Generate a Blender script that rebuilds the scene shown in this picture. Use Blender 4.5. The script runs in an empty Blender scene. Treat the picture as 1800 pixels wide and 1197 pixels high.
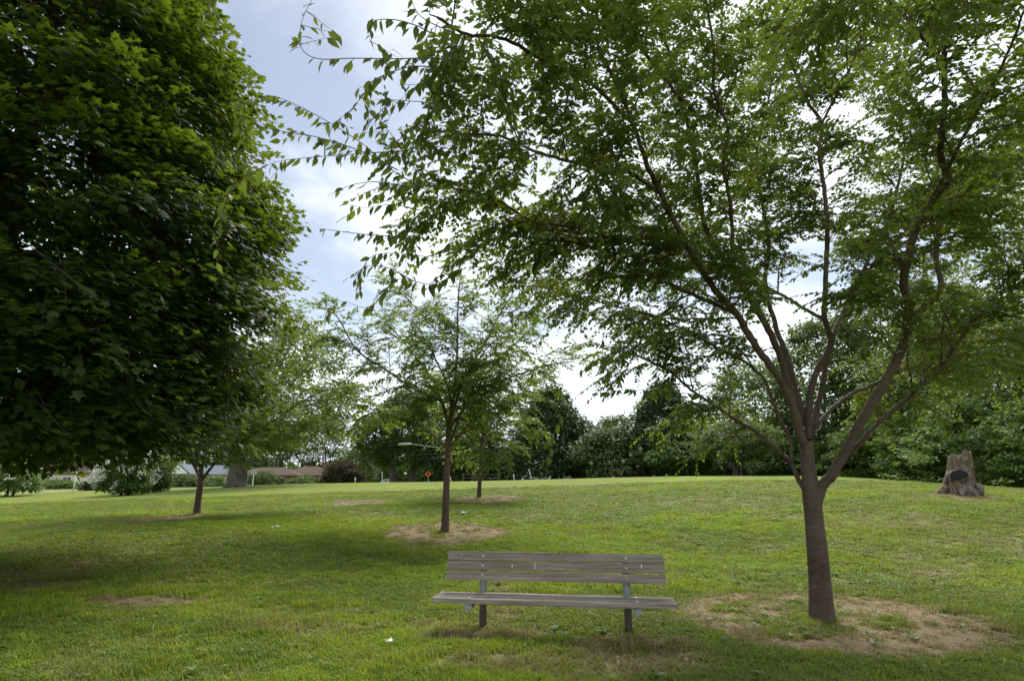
import bpy, math, random
import numpy as np
from mathutils import Vector, Matrix

random.seed(7)
rng = np.random.default_rng(11)
R = math.radians
scene = bpy.context.scene
COL = scene.collection

# ------------------------------------------------------------------ camera
CAM_H, PITCH, F = 1.55, R(14.0), 1000.0
cam_data = bpy.data.cameras.new('camera')
cam_data.sensor_width = 36.0
cam_data.lens = 20.0
cam_data.clip_start = 0.05
cam_data.clip_end = 3000.0
cam = bpy.data.objects.new('camera', cam_data)
COL.objects.link(cam)
cam.location = (0, 0, CAM_H)
cam.rotation_euler = (R(90) + PITCH, 0, 0)
scene.camera = cam

# ------------------------------------------------------------------ world, sun, exposure
SUN_EL, SUN_AZ = R(52), R(17)          # azimuth from +Y towards +X
world = bpy.data.worlds.new('World')
scene.world = world
world.use_nodes = True
wn, wl = world.node_tree.nodes, world.node_tree.links
wn.clear()
def wnode(t, **kw):
    n = wn.new(t)
    for k, v in kw.items():
        setattr(n, k, v)
    return n
def wmath(op, a, b=None, clamp=False):
    n = wn.new('ShaderNodeMath'); n.operation = op; n.use_clamp = clamp
    for i, v in enumerate((a, b)):
        if v is None: continue
        if isinstance(v, (int, float)): n.inputs[i].default_value = v
        else: wl.new(v, n.inputs[i])
    return n.outputs[0]
sky = wnode('ShaderNodeTexSky', sky_type='NISHITA', sun_disc=False)
sky.sun_elevation = SUN_EL
sky.sun_rotation = SUN_AZ
sky.air_density, sky.dust_density, sky.ozone_density = 1.0, .8, 1.0
tc = wnode('ShaderNodeTexCoord')
sep = wnode('ShaderNodeSeparateXYZ'); wl.new(tc.outputs['Generated'], sep.inputs[0])
zz = wmath('ADD', wmath('MAXIMUM', sep.outputs[2], 0.0), 0.16)
comb = wnode('ShaderNodeCombineXYZ')
wl.new(wmath('DIVIDE', sep.outputs[0], zz), comb.inputs[0])
wl.new(wmath('DIVIDE', sep.outputs[1], zz), comb.inputs[1])
mapn = wnode('ShaderNodeMapping'); wl.new(comb.outputs[0], mapn.inputs[0])
mapn.inputs['Location'].default_value = (7.08, 2.2, 0)
n1 = wnode('ShaderNodeTexNoise'); wl.new(mapn.outputs[0], n1.inputs['Vector'])
n1.inputs['Scale'].default_value = 0.85; n1.inputs['Detail'].default_value = 7; n1.inputs['Roughness'].default_value = 0.56
n1.inputs['Distortion'].default_value = 0.3
mask = wnode('ShaderNodeMapRange', interpolation_type='SMOOTHSTEP')
lowz = wmath('POWER', wmath('SUBTRACT', 1.0, wmath('MAXIMUM', sep.outputs[2], 0.0)), 2.0)      # cloud banks stack up towards the horizon
wl.new(wmath('ADD', n1.outputs['Fac'], wmath('MULTIPLY', lowz, 0.26)), mask.inputs['Value'])
mask.inputs['From Min'].default_value = 0.45; mask.inputs['From Max'].default_value = 0.66
n2 = wnode('ShaderNodeTexNoise'); wl.new(mapn.outputs[0], n2.inputs['Vector'])
n2.inputs['Scale'].default_value = 1.5; n2.inputs['Detail'].default_value = 7
cl = wnode('ShaderNodeMix', data_type='RGBA')
wl.new(n2.outputs['Fac'], cl.inputs['Factor'])
cl.inputs['A'].default_value = (3.7, 4.3, 4.85, 1); cl.inputs['B'].default_value = (8.2, 8.3, 8.5, 1)
hz = wmath('POWER', wmath('SUBTRACT', 1.0, wmath('MAXIMUM', sep.outputs[2], 0.0)), 5.0)   # low sky is milky
mfac = wmath('MAXIMUM', mask.outputs[0], wmath('MULTIPLY', hz, 0.75), clamp=True)
mfac = wmath('ADD', wmath('MULTIPLY', mfac, 0.80), 0.20, clamp=True)      # thin veil everywhere
smix = wnode('ShaderNodeMix', data_type='RGBA')
wl.new(mfac, smix.inputs['Factor'])
hsv = wnode('ShaderNodeHueSaturation'); hsv.inputs['Saturation'].default_value = .95; hsv.inputs['Value'].default_value = .66
wl.new(sky.outputs[0], hsv.inputs['Color']); wl.new(hsv.outputs[0], smix.inputs['A']); wl.new(cl.outputs['Result'], smix.inputs['B'])
bg = wnode('ShaderNodeBackground'); wl.new(smix.outputs['Result'], bg.inputs[0])
bg.inputs[1].default_value = 0.055
wl.new(bg.outputs[0], wnode('ShaderNodeOutputWorld').inputs[0])

sd = bpy.data.lights.new('sun', 'SUN')
sd.energy = 1.3
sd.angle = R(30)
sd.color = (1.0, 0.95, 0.86)
so = bpy.data.objects.new('sun', sd)
COL.objects.link(so)
_sv = Vector((math.sin(SUN_AZ) * math.cos(SUN_EL), math.cos(SUN_AZ) * math.cos(SUN_EL), math.sin(SUN_EL)))
so.location = _sv * 50
so.rotation_euler = _sv.to_track_quat('Z', 'Y').to_euler()

scene.view_settings.view_transform = 'Standard'
scene.view_settings.look = 'None'
scene.view_settings.gamma = 1.0
scene.view_settings.use_curve_mapping = False
scene.view_settings.exposure = 1.86
scene.cycles.max_bounces = 7
scene.cycles.diffuse_bounces = 4
scene.cycles.transmission_bounces = 4
scene.cycles.use_denoising = True

# ------------------------------------------------------------------ helpers
def ray(px, py):
    dx, dz = (px - 900.0) / F, (598.5 - py) / F
    return np.array([dx, math.cos(PITCH) - dz * math.sin(PITCH), math.sin(PITCH) + dz * math.cos(PITCH)])
def P(px, py, Y):
    d = ray(px, py)
    return np.array([0, 0, CAM_H]) + d * (Y / d[1])
def pxm(px, py, Y):                   # metres per photo pixel at that place
    return Y / ray(px, py)[1] / F

def smoothstep(a, b, x):
    t = np.clip((x - a) / (b - a), 0, 1)
    return t * t * (3 - 2 * t)
_tab = np.random.default_rng(5).random((256, 256))
def vnoise(x, y, s=0):
    x = np.asarray(x, float) + s * 17.3; y = np.asarray(y, float) + s * 9.7
    xi, yi = np.floor(x).astype(int), np.floor(y).astype(int)
    fx, fy = x - xi, y - yi
    fx, fy = fx * fx * (3 - 2 * fx), fy * fy * (3 - 2 * fy)
    g = lambda a, b: _tab[a & 255, b & 255]
    return (g(xi, yi) * (1 - fx) + g(xi + 1, yi) * fx) * (1 - fy) + (g(xi, yi + 1) * (1 - fx) + g(xi + 1, yi + 1) * fx) * fy
def fbm(x, y, s=0, o=4):
    v, a, t = 0, 1.0, 0
    for k in range(o):
        v = v + a * vnoise(np.asarray(x) * 2 ** k, np.asarray(y) * 2 ** k, s + k * 3); t += a; a *= 0.55
    return v / t

# terrain: smooth surface through points seen in the photograph
_cp = [(782, 936, 15), (348, 905, 19), (842, 876, 24), (1685, 866, 21), (1297, 836, 45), (600, 849, 45), (750, 847, 45),
       (900, 844, 45), (1100, 839, 45), (1500, 838, 42), (1790, 856, 34), (60, 884, 30), (160, 873, 38), (300, 861, 45),
       (450, 853, 45), (20, 868, 46), (1200, 885, 20), (1000, 890, 20), (1450, 890, 18), (520, 925, 14.5), (120, 925, 15.5), (1700, 930, 14)]
_pts = [P(*c) for c in _cp]
_pts += [np.array([x, y, 0.0]) for y in (-12, -4, 3, 6, 9) for x in (-16, -8, -2, 4, 10, 18)]
_pts += [np.array([x, y, z]) for y, z in ((68, 1.0), (95, 0.3), (135, 0.2), (180, 0.2)) for x in (-110, -70, -35, 0, 30)]
_pts += [np.array([x, y, z]) for y, z in ((70, 2.0), (110, 2.0), (170, 2.0)) for x in (70, 120)]
_pts += [np.array([x, y, z]) for x, y, z in ((-60, 5, 0.0), (-60, 40, 0.5), (70, 5, 0.8), (70, 40, 1.6), (-30, -40, 0), (30, -40, 0))]
_pts = np.array(_pts)
_S = 20.0
def _phi(r2):
    return 0.5 * r2 * np.log(r2 + 1e-9)
def _tps():
    X = _pts[:, :2] / _S; n = len(X)
    r2 = ((X[:, None] - X[None]) ** 2).sum(-1)
    A = np.zeros((n + 3, n + 3))
    A[:n, :n] = _phi(r2) + 0.02 * np.eye(n)
    A[:n, n] = 1; A[:n, n + 1:] = X; A[n, :n] = 1; A[n + 1:, :n] = X.T
    return np.linalg.solve(A, np.concatenate([_pts[:, 2], np.zeros(3)]))
_W = _tps()
def height(x, y):
    x = np.atleast_1d(np.asarray(x, float)); y = np.atleast_1d(np.asarray(y, float))
    sh = x.shape; x, y = x.ravel(), y.ravel()
    out = np.empty(len(x))
    X = _pts[:, :2] / _S
    cx, cy = np.clip(x, -115, 125), np.clip(y, -40, 185)
    for i in range(0, len(x), 20000):
        q = np.stack([cx[i:i + 20000], cy[i:i + 20000]], 1) / _S
        r2 = ((q[:, None] - X[None]) ** 2).sum(-1)
        out[i:i + 20000] = _phi(r2) @ _W[:-3] + _W[-3] + q @ _W[-2:]
    out = np.clip(out, -0.3, 3.5)
    return out.reshape(sh)
def hgt(x, y):
    return float(height(x, y)[0])
def on_ground(px, py, tmax=150):
    d = ray(px, py)
    t = np.arange(2.0, tmax, 0.05)
    q = np.array([0, 0, CAM_H]) + d * t[:, None]
    dz = q[:, 2] - height(q[:, 0], q[:, 1])
    k = np.argmax(dz < 0)
    if dz[k] >= 0: k = len(t) - 1
    return q[k, 0], q[k, 1], hgt(q[k, 0], q[k, 1])

def norm(v):
    return v / (np.linalg.norm(v, axis=-1, keepdims=True) + 1e-9)

# ---- scene bookkeeping
def tag(o, label=None, cat=None, group=None, kind=None):
    if label: o['label'] = label
    if cat: o['category'] = cat
    if group: o['group'] = group
    if kind: o['kind'] = kind
    return o
def empty(name, loc, label, cat, group=None, rz=0.0):
    o = bpy.data.objects.new(name, None)
    COL.objects.link(o)
    o.location = [float(v) for v in loc]; o.rotation_euler = (0, 0, rz)
    o.empty_display_size = 0.2
    return tag(o, label, cat, group)
def link(name, me, mat=None, parent=None):
    o = bpy.data.objects.new(name, me)
    COL.objects.link(o)
    if mat is not None and not me.materials: me.materials.append(mat)
    if parent is not None: o.parent = parent
    return o
def tri_mesh(name, V, T, tint=None, smooth=False):
    V = np.ascontiguousarray(V, np.float32).reshape(-1, 3); T = np.ascontiguousarray(T, np.int32)
    me = bpy.data.meshes.new(name)
    k = T.shape[1]
    me.vertices.add(len(V)); me.vertices.foreach_set('co', V.ravel())
    me.loops.add(T.size); me.loops.foreach_set('vertex_index', T.ravel())
    me.polygons.add(len(T)); me.polygons.foreach_set('loop_start', np.arange(0, T.size, k, dtype=np.int32))
    if smooth: me.polygons.foreach_set('use_smooth', np.ones(len(T), bool))
    me.update(calc_edges=True)
    if tint is not None:
        a = me.attributes.new('tint', 'FLOAT', 'POINT'); a.data.foreach_set('value', np.ascontiguousarray(tint, np.float32))
    return me

class MB:
    def __init__(s): s.v, s.f, s.n = [], [], 0
    def add(s, V, Fc):
        V = np.asarray(V, float).reshape(-1, 3)
        s.v.append(V); s.f += [tuple(int(i) + s.n for i in f) for f in Fc]; s.n += len(V)
        return s
    def box(s, c, size, rot=None, bev=0.0):
        hx, hy, hz = [q / 2 for q in size]
        if bev <= 0:
            V = np.array([[x, y, z] for x in (-hx, hx) for y in (-hy, hy) for z in (-hz, hz)])
            Fc = [(0, 1, 3, 2), (4, 6, 7, 5), (0, 4, 5, 1), (2, 3, 7, 6), (0, 2, 6, 4), (1, 5, 7, 3)]
        else:
            b = min(bev, hx * .9, hy * .9, hz * .9)
            prof = [(-hy + b, -hz), (hy - b, -hz), (hy, -hz + b), (hy, hz - b), (hy - b, hz), (-hy + b, hz), (-hy, hz - b), (-hy, -hz + b)]
            V = []
            for x, k in ((-hx, .0), (-hx + b, 1), (hx - b, 1), (hx, .0)):
                for y, z in prof:
                    if k == 0: y, z = np.sign(y) * (abs(y) - b * .6), np.sign(z) * (abs(z) - b * .6)
                    V.append((x, y, z))
            V = np.array(V); Fc = []
            for r in range(3):
                for k in range(8):
                    a, d = r * 8 + k, r * 8 + (k + 1) % 8
                    Fc.append((a, d, d + 8, a + 8))
            Fc.append(tuple(range(7, -1, -1))); Fc.append(tuple(range(24, 32)))
        if rot is not None: V = V @ np.array(rot).T
        return s.add(V + np.array(c), Fc)
    def tube(s, pts, rad, sides=8, caps=True, wob=0.0, seed=0):
        pts = np.asarray(pts, float); n = len(pts)
        rad = np.broadcast_to(np.asarray(rad, float), (n,))
        T = norm(np.gradient(pts, axis=0))
        up = np.array([0, 0, 1.0]) if abs(T[0, 2]) < .9 else np.array([1.0, 0, 0])
        A = norm(np.cross(T[0], up)); V = []
        ang = np.linspace(0, 2 * math.pi, sides, endpoint=False)
        r_ = np.random.default_rng(seed)
        ph = r_.random(6) * 6.28
        for i in range(n):
            A = norm(A - T[i] * np.dot(A, T[i])); B = np.cross(T[i], A)
            w = 1 + wob * (np.sin(2 * ang + ph[0] + i * .21) + .6 * np.sin(3 * ang + ph[1] - i * .33) + .5 * np.sin(i * .8 + ph[2]))
            V.append(pts[i] + (np.cos(ang) * rad[i] * w)[:, None] * A + (np.sin(ang) * rad[i] * w)[:, None] * B)
        Fc = [(i * sides + k, i * sides + (k + 1) % sides, (i + 1) * sides + (k + 1) % sides, (i + 1) * sides + k)
              for i in range(n - 1) for k in range(sides)]
        if caps: Fc += [tuple(range(sides - 1, -1, -1)), tuple(range((n - 1) * sides, n * sides))]
        return s.add(np.concatenate(V), Fc)
    def prism(s, outline, y0, y1):     # outline in x,z extruded along y
        n = len(outline)
        V = [(x, y0, z) for x, z in outline] + [(x, y1, z) for x, z in outline]
        Fc = [tuple(range(n)), tuple(range(2 * n - 1, n - 1, -1))] + [(k, k + n, (k + 1) % n + n, (k + 1) % n) for k in range(n)]
        return s.add(V, Fc)
    def build(s, name, mat, parent=None, smooth=False):
        me = bpy.data.meshes.new(name)
        me.from_pydata(np.concatenate(s.v).tolist(), [], s.f)
        if smooth: me.polygons.foreach_set('use_smooth', np.ones(len(me.polygons), bool))
        me.update()
        return link(name, me, mat, parent)
def rotz(a): c, s = math.cos(a), math.sin(a); return np.array([[c, -s, 0], [s, c, 0], [0, 0, 1]])
def rotx(a): c, s = math.cos(a), math.sin(a); return np.array([[1, 0, 0], [0, c, -s], [0, s, c]])
def roty(a): c, s = math.cos(a), math.sin(a); return np.array([[c, 0, s], [0, 1, 0], [-s, 0, c]])
def spline(pts, per=5):
    pts = np.asarray(pts, float)
    if len(pts) < 3:
        return np.array([pts[0] + (pts[-1] - pts[0]) * t for t in np.linspace(0, 1, per + 1)])
    q = np.vstack([2 * pts[0] - pts[1], pts, 2 * pts[-1] - pts[-2]]); out = []
    for i in range(1, len(q) - 2):
        p0, p1, p2, p3 = q[i - 1], q[i], q[i + 1], q[i + 2]
        for t in np.linspace(0, 1, per, endpoint=False):
            out.append(.5 * (2 * p1 + (p2 - p0) * t + (2 * p0 - 5 * p1 + 4 * p2 - p3) * t * t + (3 * p1 - p0 - 3 * p2 + p3) * t ** 3))
    out.append(pts[-1])
    return np.array(out)

# ------------------------------------------------------------------ materials
class NT:
    def __init__(s, name):
        s.m = bpy.data.materials.new(name); s.m.use_nodes = True
        s.t = s.m.node_tree; s.t.nodes.clear()
        s.out = s.t.nodes.new('ShaderNodeOutputMaterial')
    def n(s, typ, ins=None, **kw):
        nd = s.t.nodes.new(typ)
        for k, v in kw.items(): setattr(nd, k, v)
        for k, v in (ins or {}).items(): s.set(nd, k, v)
        return nd
    def set(s, nd, k, v):
        i = nd.inputs[k]
        if isinstance(v, bpy.types.NodeSocket): s.t.links.new(v, i)
        elif isinstance(v, bpy.types.Node): s.t.links.new(v.outputs[0], i)
        else: i.default_value = (*v, 1) if isinstance(v, tuple) and len(v) == 3 and i.type == 'RGBA' else v
    def mix(s, f, a, b): 
        nd = s.n('ShaderNodeMix', data_type='RGBA')
        s.set(nd, 0, f); s.set(nd, 6, a); s.set(nd, 7, b)
        return nd.outputs[2]
    def math(s, op, a, b=0.0, clamp=False):
        nd = s.n('ShaderNodeMath', operation=op, use_clamp=clamp); s.set(nd, 0, a); s.set(nd, 1, b); return nd.outputs[0]
    def noise(s, scale, detail=4, vec=None, rough=0.55, obj=True):
        if vec is None: vec = s.n('ShaderNodeTexCoord').outputs['Object']
        nd = s.n('ShaderNodeTexNoise', {'Scale': scale, 'Detail': detail, 'Roughness': rough}); s.set(nd, 'Vector', vec)
        return nd.outputs['Fac']
    def rng(s, v, a, b, c=0.0, d=1.0):
        nd = s.n('ShaderNodeMapRange', interpolation_type='SMOOTHSTEP'); s.set(nd, 'Value', v)
        for k, q in zip(('From Min', 'From Max', 'To Min', 'To Max'), (a, b, c, d)): s.set(nd, k, q)
        return nd.outputs[0]
    def scaled(s, sc, rot=(0, 0, 0)):
        nd = s.n('ShaderNodeMapping', {'Scale': sc, 'Rotation': rot}); s.set(nd, 'Vector', s.n('ShaderNodeTexCoord').outputs['Object']); return nd.outputs[0]
    def bsdf(s, col, rough=0.6, spec=0.3, bump=None, bd=0.01, bs=0.6, metal=0.0):
        nd = s.n('ShaderNodeBsdfPrincipled', {'Roughness': rough, 'Metallic': metal, 'Specular IOR Level': spec}); s.set(nd, 'Base Color', col)
        if bump is not None:
            b = s.n('ShaderNodeBump', {'Strength': bs, 'Distance': bd}); s.set(b, 'Height', bump); s.set(nd, 'Normal', b.outputs[0])
        return nd
    def fin(s, sh):
        s.t.links.new(sh.outputs[0], s.out.inputs[0]); return s.m

def leaf_mat(name, c0, c1, tr, fac=0.38, rough=0.45, spec=0.35):
    k = NT(name)
    t = k.n('ShaderNodeAttribute', attribute_name='tint').outputs['Fac']
    col = k.mix(t, c0, c1)
    p = k.bsdf(col, rough, spec)
    tl = k.n('ShaderNodeBsdfTranslucent'); k.set(tl, 'Color', k.mix(t, tuple(q * .75 for q in tr), tr))
    mx = k.n('ShaderNodeMixShader', {0: fac}); k.set(mx, 1, p.outputs[0]); k.set(mx, 2, tl.outputs[0])
    return k.fin(mx)
def plain(name, col, rough=0.6, spec=0.3, metal=0.0, var=0.25, scale=3.0, bump=0.0):
    k = NT(name)
    nz = k.noise(scale, 5)
    c = k.mix(nz, tuple(q * (1 - var) for q in col), tuple(min(q * (1 + var), .95) for q in col))
    return k.fin(k.bsdf(c, rough, spec, nz if bump else None, bump or .01, .5, metal))
def bark_mat(name, c0, c1, c2, ring=9.0, groove=0.0):
    k = NT(name)
    a = k.noise(1.0, 6, k.scaled((9, 9, ring * 4)), .6)
    b = k.noise(2.2, 5)
    e = k.noise(1.0, 5, k.scaled((28, 28, 5)), .6)
    col = k.mix(k.rng(b, .3, .7), c0, c1)
    col = k.mix(k.math('MULTIPLY', k.rng(a, .50, .70), .42), col, c2)
    col = k.mix(k.math('MULTIPLY', k.rng(e, .55, .75), .5), col, tuple(q * .5 for q in c0))
    h = k.math('ADD', k.math('MULTIPLY', a, .9), k.math('MULTIPLY', e, .5 + groove))
    return k.fin(k.bsdf(col, .85, .2, h, .02 + .04 * groove, .7))

M = {}
M['zelkova_leaf'] = leaf_mat('zelkova_leaf', (.030, .056, .012), (.076, .110, .022), (.26, .35, .035), .43, .5, .28)
M['sapling_leaf'] = leaf_mat('sapling_leaf', (.050, .092, .020), (.110, .165, .030), (.30, .42, .04), .48)
M['maple_leaf'] = leaf_mat('maple_leaf', (.020, .046, .010), (.066, .104, .014), (.22, .31, .018), .36, .50, .28)
M['far_leaf'] = leaf_mat('far_leaf', (.054, .096, .027), (.120, .172, .050), (.22, .32, .05), .34, .6, .2)
M['dark_leaf'] = leaf_mat('dark_leaf', (.044, .076, .030), (.104, .152, .056), (.10, .16, .03), .22, .55, .3)
M['pale_leaf'] = leaf_mat('pale_leaf', (.060, .105, .030), (.125, .180, .050), (.24, .34, .06), .35, .6, .2)
M['wood_leaf'] = leaf_mat('wood_leaf', (.048, .098, .024), (.140, .215, .046), (.26, .40, .045), .36, .5, .3)
M['olive_leaf'] = leaf_mat('olive_leaf', (.060, .088, .026), (.150, .170, .060), (.17, .22, .05), .25, .6, .2)
M['red_leaf'] = leaf_mat('red_leaf', (.034, .040, .016), (.085, .062, .026), (.12, .09, .03), .2, .7, .12)
M['lime_leaf'] = leaf_mat('lime_leaf', (.090, .140, .020), (.170, .230, .030), (.34, .44, .04), .42, .5, .3)
M['blossom'] = leaf_mat('blossom', (.62, .62, .55), (.80, .80, .76), (.6, .6, .5), .3, .8, .1)
M['bark'] = bark_mat('bark', (.076, .053, .039), (.125, .091, .069), (.185, .165, .140))
M['old_bark'] = bark_mat('old_bark', (.075, .064, .054), (.150, .134, .115), (.20, .185, .16), 2.0, .8)
M['dark_bark'] = bark_mat('dark_bark', (.035, .029, .024), (.060, .050, .042), (.08, .07, .06), 3.0, .5)
M['grey_bark'] = bark_mat('grey_bark', (.11, .09, .075), (.17, .145, .125), (.2, .18, .16), 3.0, .4)
# ------------------------------------------------------------------ ground
def dry_ell(px, py, rx, ry, amp=1.0, ring=0.0):
    x, y, z = on_ground(px, py); return (x, y, rx, ry, amp, ring)
DRY = [dry_ell(1462, 1090, 1.76, 1.65, 1.6, .52), dry_ell(786, 937, 1.7, 1.8, 1.45, .22), dry_ell(856, 877, 1.6, 1.9, 1.4, .18),
       dry_ell(295, 911, 1.2, 1.3, 1.3, 0), dry_ell(258, 1060, .85, .34, 1.4, 0), dry_ell(632, 884, 1.2, 1.7, 1.2, 0),
       dry_ell(850, 1120, .8, .35, .75, 0), dry_ell(1110, 1140, .8, .5, .7, 0), dry_ell(60, 1035, .9, .3, .6, 0),
       dry_ell(1000, 1168, 1.5, .40, .62, 0), dry_ell(780, 1100, .9, .3, .6, 0), dry_ell(560, 1105, .9, .3, .55, 0), dry_ell(1690, 872, 1.3, 1.2, .8, 0), dry_ell(330, 1032, .9, .2, .5, 0),
       dry_ell(1310, 838, 1.5, 2.5, .4, 0), dry_ell(1560, 905, 1.6, .9, .35, 0), dry_ell(520, 1080, 1.3, .4, .4, 0)]
def dryness(x, y):
    x = np.asarray(x, float); y = np.asarray(y, float)
    w1 = (fbm(x * 1.5, y * 1.7, 2, 5) - .5) * 1.0; w2 = (fbm(x * 3.2, y * 3.6, 9, 4) - .5) * 1.5
    d = smoothstep(.50, .75, fbm(x * .55, y * .4, 4, 4)) * (.42 + .25 * (1 - smoothstep(5.5, 7.5, y))) + smoothstep(.6, .75, fbm(x * 2.1, y * 1.5, 8, 3)) * .25
    for (ex, ey, rx, ry, amp, ring) in DRY:
        r = np.sqrt(((x - ex) / rx) ** 2 + ((y - ey) / ry) ** 2)
        m = 1 - smoothstep(.72, 1.12, r + w1 * .30)
        if ring > 0:
            inner = (1 - smoothstep(ring * .6, ring * 1.15, np.sqrt(((x - ex + .16 * rx) / rx) ** 2 + ((y - ey) / ry) ** 2) + w2 * .9))
            m = m * (1 - .75 * inner)
        d = np.maximum(d, m * amp * (.85 + .5 * w2))
    return np.clip(d, 0, 1)
def lushness(x, y):
    x = np.asarray(x, float); y = np.asarray(y, float)
    a = smoothstep(.50, .72, fbm(x * .33, y * .55, 21, 4))
    b = smoothstep(.55, .75, fbm(x * 1.7, y * 2.2, 27, 3)) * .6
    # a brighter green strip along the swale
    s = np.exp(-((y - 15.8 - .10 * x) / 1.6) ** 2) * smoothstep(-12, -4, x) * (1 - smoothstep(-1, 3, x)) * .8
    c = smoothstep(.58, .70, fbm(x * 3.3, y * 3.6, 33, 3)) * .5
    return np.clip(a * .8 + b * .7 + c + s - .15, 0, 1)
nx, ny = 250, 250
u = np.linspace(-5.3, 5.3, nx); v = np.linspace(-5.1, 5.3, ny)
gx = 6 * np.sinh(u); gy = 9 + 6 * np.sinh(v)
GX, GY = np.meshgrid(gx, gy)
GZ = height(GX, GY) + (fbm(GX * .6, GY * .6, 31, 3) - .5) * .10 * np.exp(-((GX / 30) ** 2 + ((GY - 10) / 40) ** 2))
def _sheet(name, GX, GY, GZ):
    ny_, nx_ = GX.shape
    V = np.stack([GX, GY, GZ], -1).reshape(-1, 3)
    i = (np.arange(ny_ - 1)[:, None] * nx_ + np.arange(nx_ - 1)[None]).ravel()
    return tri_mesh(name, V, np.stack([i, i + 1, i + nx_ + 1, i + nx_], 1), smooth=True)
gme = _sheet('lawn', GX, GY, GZ)
for nm, fn in (('dry', dryness), ('lush', lushness)):
    a = gme.attributes.new(nm, 'FLOAT', 'POINT'); a.data.foreach_set('value', fn(GX.ravel(), GY.ravel()).astype(np.float32))
k = NT('lawn_turf')
dry = k.n('ShaderNodeAttribute', attribute_name='dry').outputs['Fac']
lus = k.n('ShaderNodeAttribute', attribute_name='lush').outputs['Fac']
f4 = k.noise(13.0, 5, None, .7)
f1, f2, f3 = k.noise(5.0, 6, None, .65), k.noise(38.0, 4, None, .7), k.noise(.35, 4)
g = k.mix(k.rng(f1, .3, .7), (.150, .200, .032), (.220, .262, .044))
g = k.mix(k.rng(f3, .35, .65), g, k.mix(.35, g, (.190, .210, .065)))
g = k.mix(k.math('MULTIPLY', k.rng(k.math('ADD', lus, k.math('MULTIPLY', k.math('SUBTRACT', f1, .5), .8)), .35, .75), .85), g, (.225, .300, .026))
dn = k.math('ADD', dry, k.math('ADD', k.math('MULTIPLY', k.math('SUBTRACT', f1, .5), .55), k.math('MULTIPLY', k.math('SUBTRACT', f2, .5), .5)))
soil = k.mix(k.rng(k.math('ADD', k.math('MULTIPLY', f2, .5), k.math('MULTIPLY', f4, .5)), .36, .62), (.150, .105, .062), (.330, .255, .155))
g = k.mix(k.rng(dn, .28, .72), g, soil)
g = k.mix(k.math('MULTIPLY', k.rng(f2, .35, .65), .35), g, k.mix(.5, g, (.02, .03, .008)))
M['lawn'] = k.fin(k.bsdf(g, .9, .12, k.math('ADD', f2, f1), .04, .6))
lawn = tag(link('lawn', gme, M['lawn']), kind='structure')

# mown grass: one object; tufts stand on points, instanced inside its own geometry-node tree
def tuft(n, rad, hh, seed, w=.006):
    r = np.random.default_rng(seed); V, T = [], []
    for i in range(n):
        a, q = r.random() * 6.28, rad * math.sqrt(r.random())
        b = np.array([math.cos(a) * q, math.sin(a) * q, -.006])
        la = r.random() * 6.28; lean = np.array([math.cos(la), math.sin(la), 0]) * r.uniform(.2, .95)
        h = hh * r.uniform(.5, 1.15); s = np.array([-math.sin(la), math.cos(la), 0]) * w * r.uniform(.6, 1.2)
        m = b + lean * h * .35 + np.array([0, 0, h * .62]); t = b + lean * h + np.array([0, 0, h * (.95 - .3 * np.linalg.norm(lean))])
        k0 = len(V); V += [b - s, b + s, m + s * .75, m - s * .75, t]
        T += [(k0, k0 + 1, k0 + 2), (k0, k0 + 2, k0 + 3), (k0 + 3, k0 + 2, k0 + 4)]
    return np.array(V), np.array(T)
NP_ = 6
V, T, PR, n0 = [], [], [], 0
for q in range(NP_):
    v_, t_ = tuft(34, .085, .055 + .012 * (q % 3), 50 + q)
    V.append(v_); T.append(t_ + n0); PR.append(np.full(len(v_), q + 1)); n0 += len(v_)
gp = []
for (y0, y1, dens, wsc, hsc) in ((3.8, 9, 300, 1.0, 1.0), (9, 16, 140, 1.35, .9), (16, 30, 75, 1.75, .85)):
    N = int((y1 - y0) * (1.0 * (y0 + y1) + 4.0) * dens)
    y = rng.uniform(y0, y1, N * 2); x = rng.uniform(-1, 1, N * 2) * (1.0 * y1 + 2.0)
    ok = np.abs(x) < 1.0 * y + 2.0
    x, y = x[ok][:N], y[ok][:N]
    gp.append(np.stack([x, y, np.full(len(x), wsc), np.full(len(x), hsc)], 1))
gp = np.concatenate(gp)
dr, lu = dryness(gp[:, 0], gp[:, 1]), lushness(gp[:, 0], gp[:, 1])
keep = rng.random(len(gp)) > dr ** .9 * 0.88
gp, dr, lu = gp[keep], dr[keep], lu[keep]
gz = height(gp[:, 0], gp[:, 1]) + (fbm(gp[:, 0] * .6, gp[:, 1] * .6, 31, 3) - .5) * .10 * np.exp(-((gp[:, 0] / 30) ** 2 + ((gp[:, 1] - 10) / 40) ** 2))
NG = len(gp)
V.append(np.stack([gp[:, 0], gp[:, 1], gz], 1)); V = np.concatenate(V)
me = tri_mesh('mown_grass', V, np.concatenate(T))
def fattr(me, nm, typ, arr, key='value'):
    a = me.attributes.new(nm, typ, 'POINT'); a.data.foreach_set(key, np.ascontiguousarray(arr, np.int32 if typ == 'INT' else np.float32).ravel())
z0 = np.zeros(n0)
fattr(me, 'proto', 'INT', np.concatenate(PR + [np.zeros(NG)]))
fattr(me, 'variant', 'INT', np.concatenate([z0, rng.integers(0, NP_, NG)]))
hs = (.52 + .55 * lu + .35 * rng.random(NG) - .25 * dr + .75 * smoothstep(.60, .78, fbm(gp[:, 0] * 2.3, gp[:, 1] * 2.3, 41, 3)))
scl = np.stack([gp[:, 2] * rng.uniform(.8, 1.25, NG), gp[:, 2] * rng.uniform(.8, 1.25, NG), gp[:, 3] * hs], 1)
fattr(me, 'tuft_scale', 'FLOAT_VECTOR', np.concatenate([np.ones((n0, 3)), scl]), 'vector')
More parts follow.
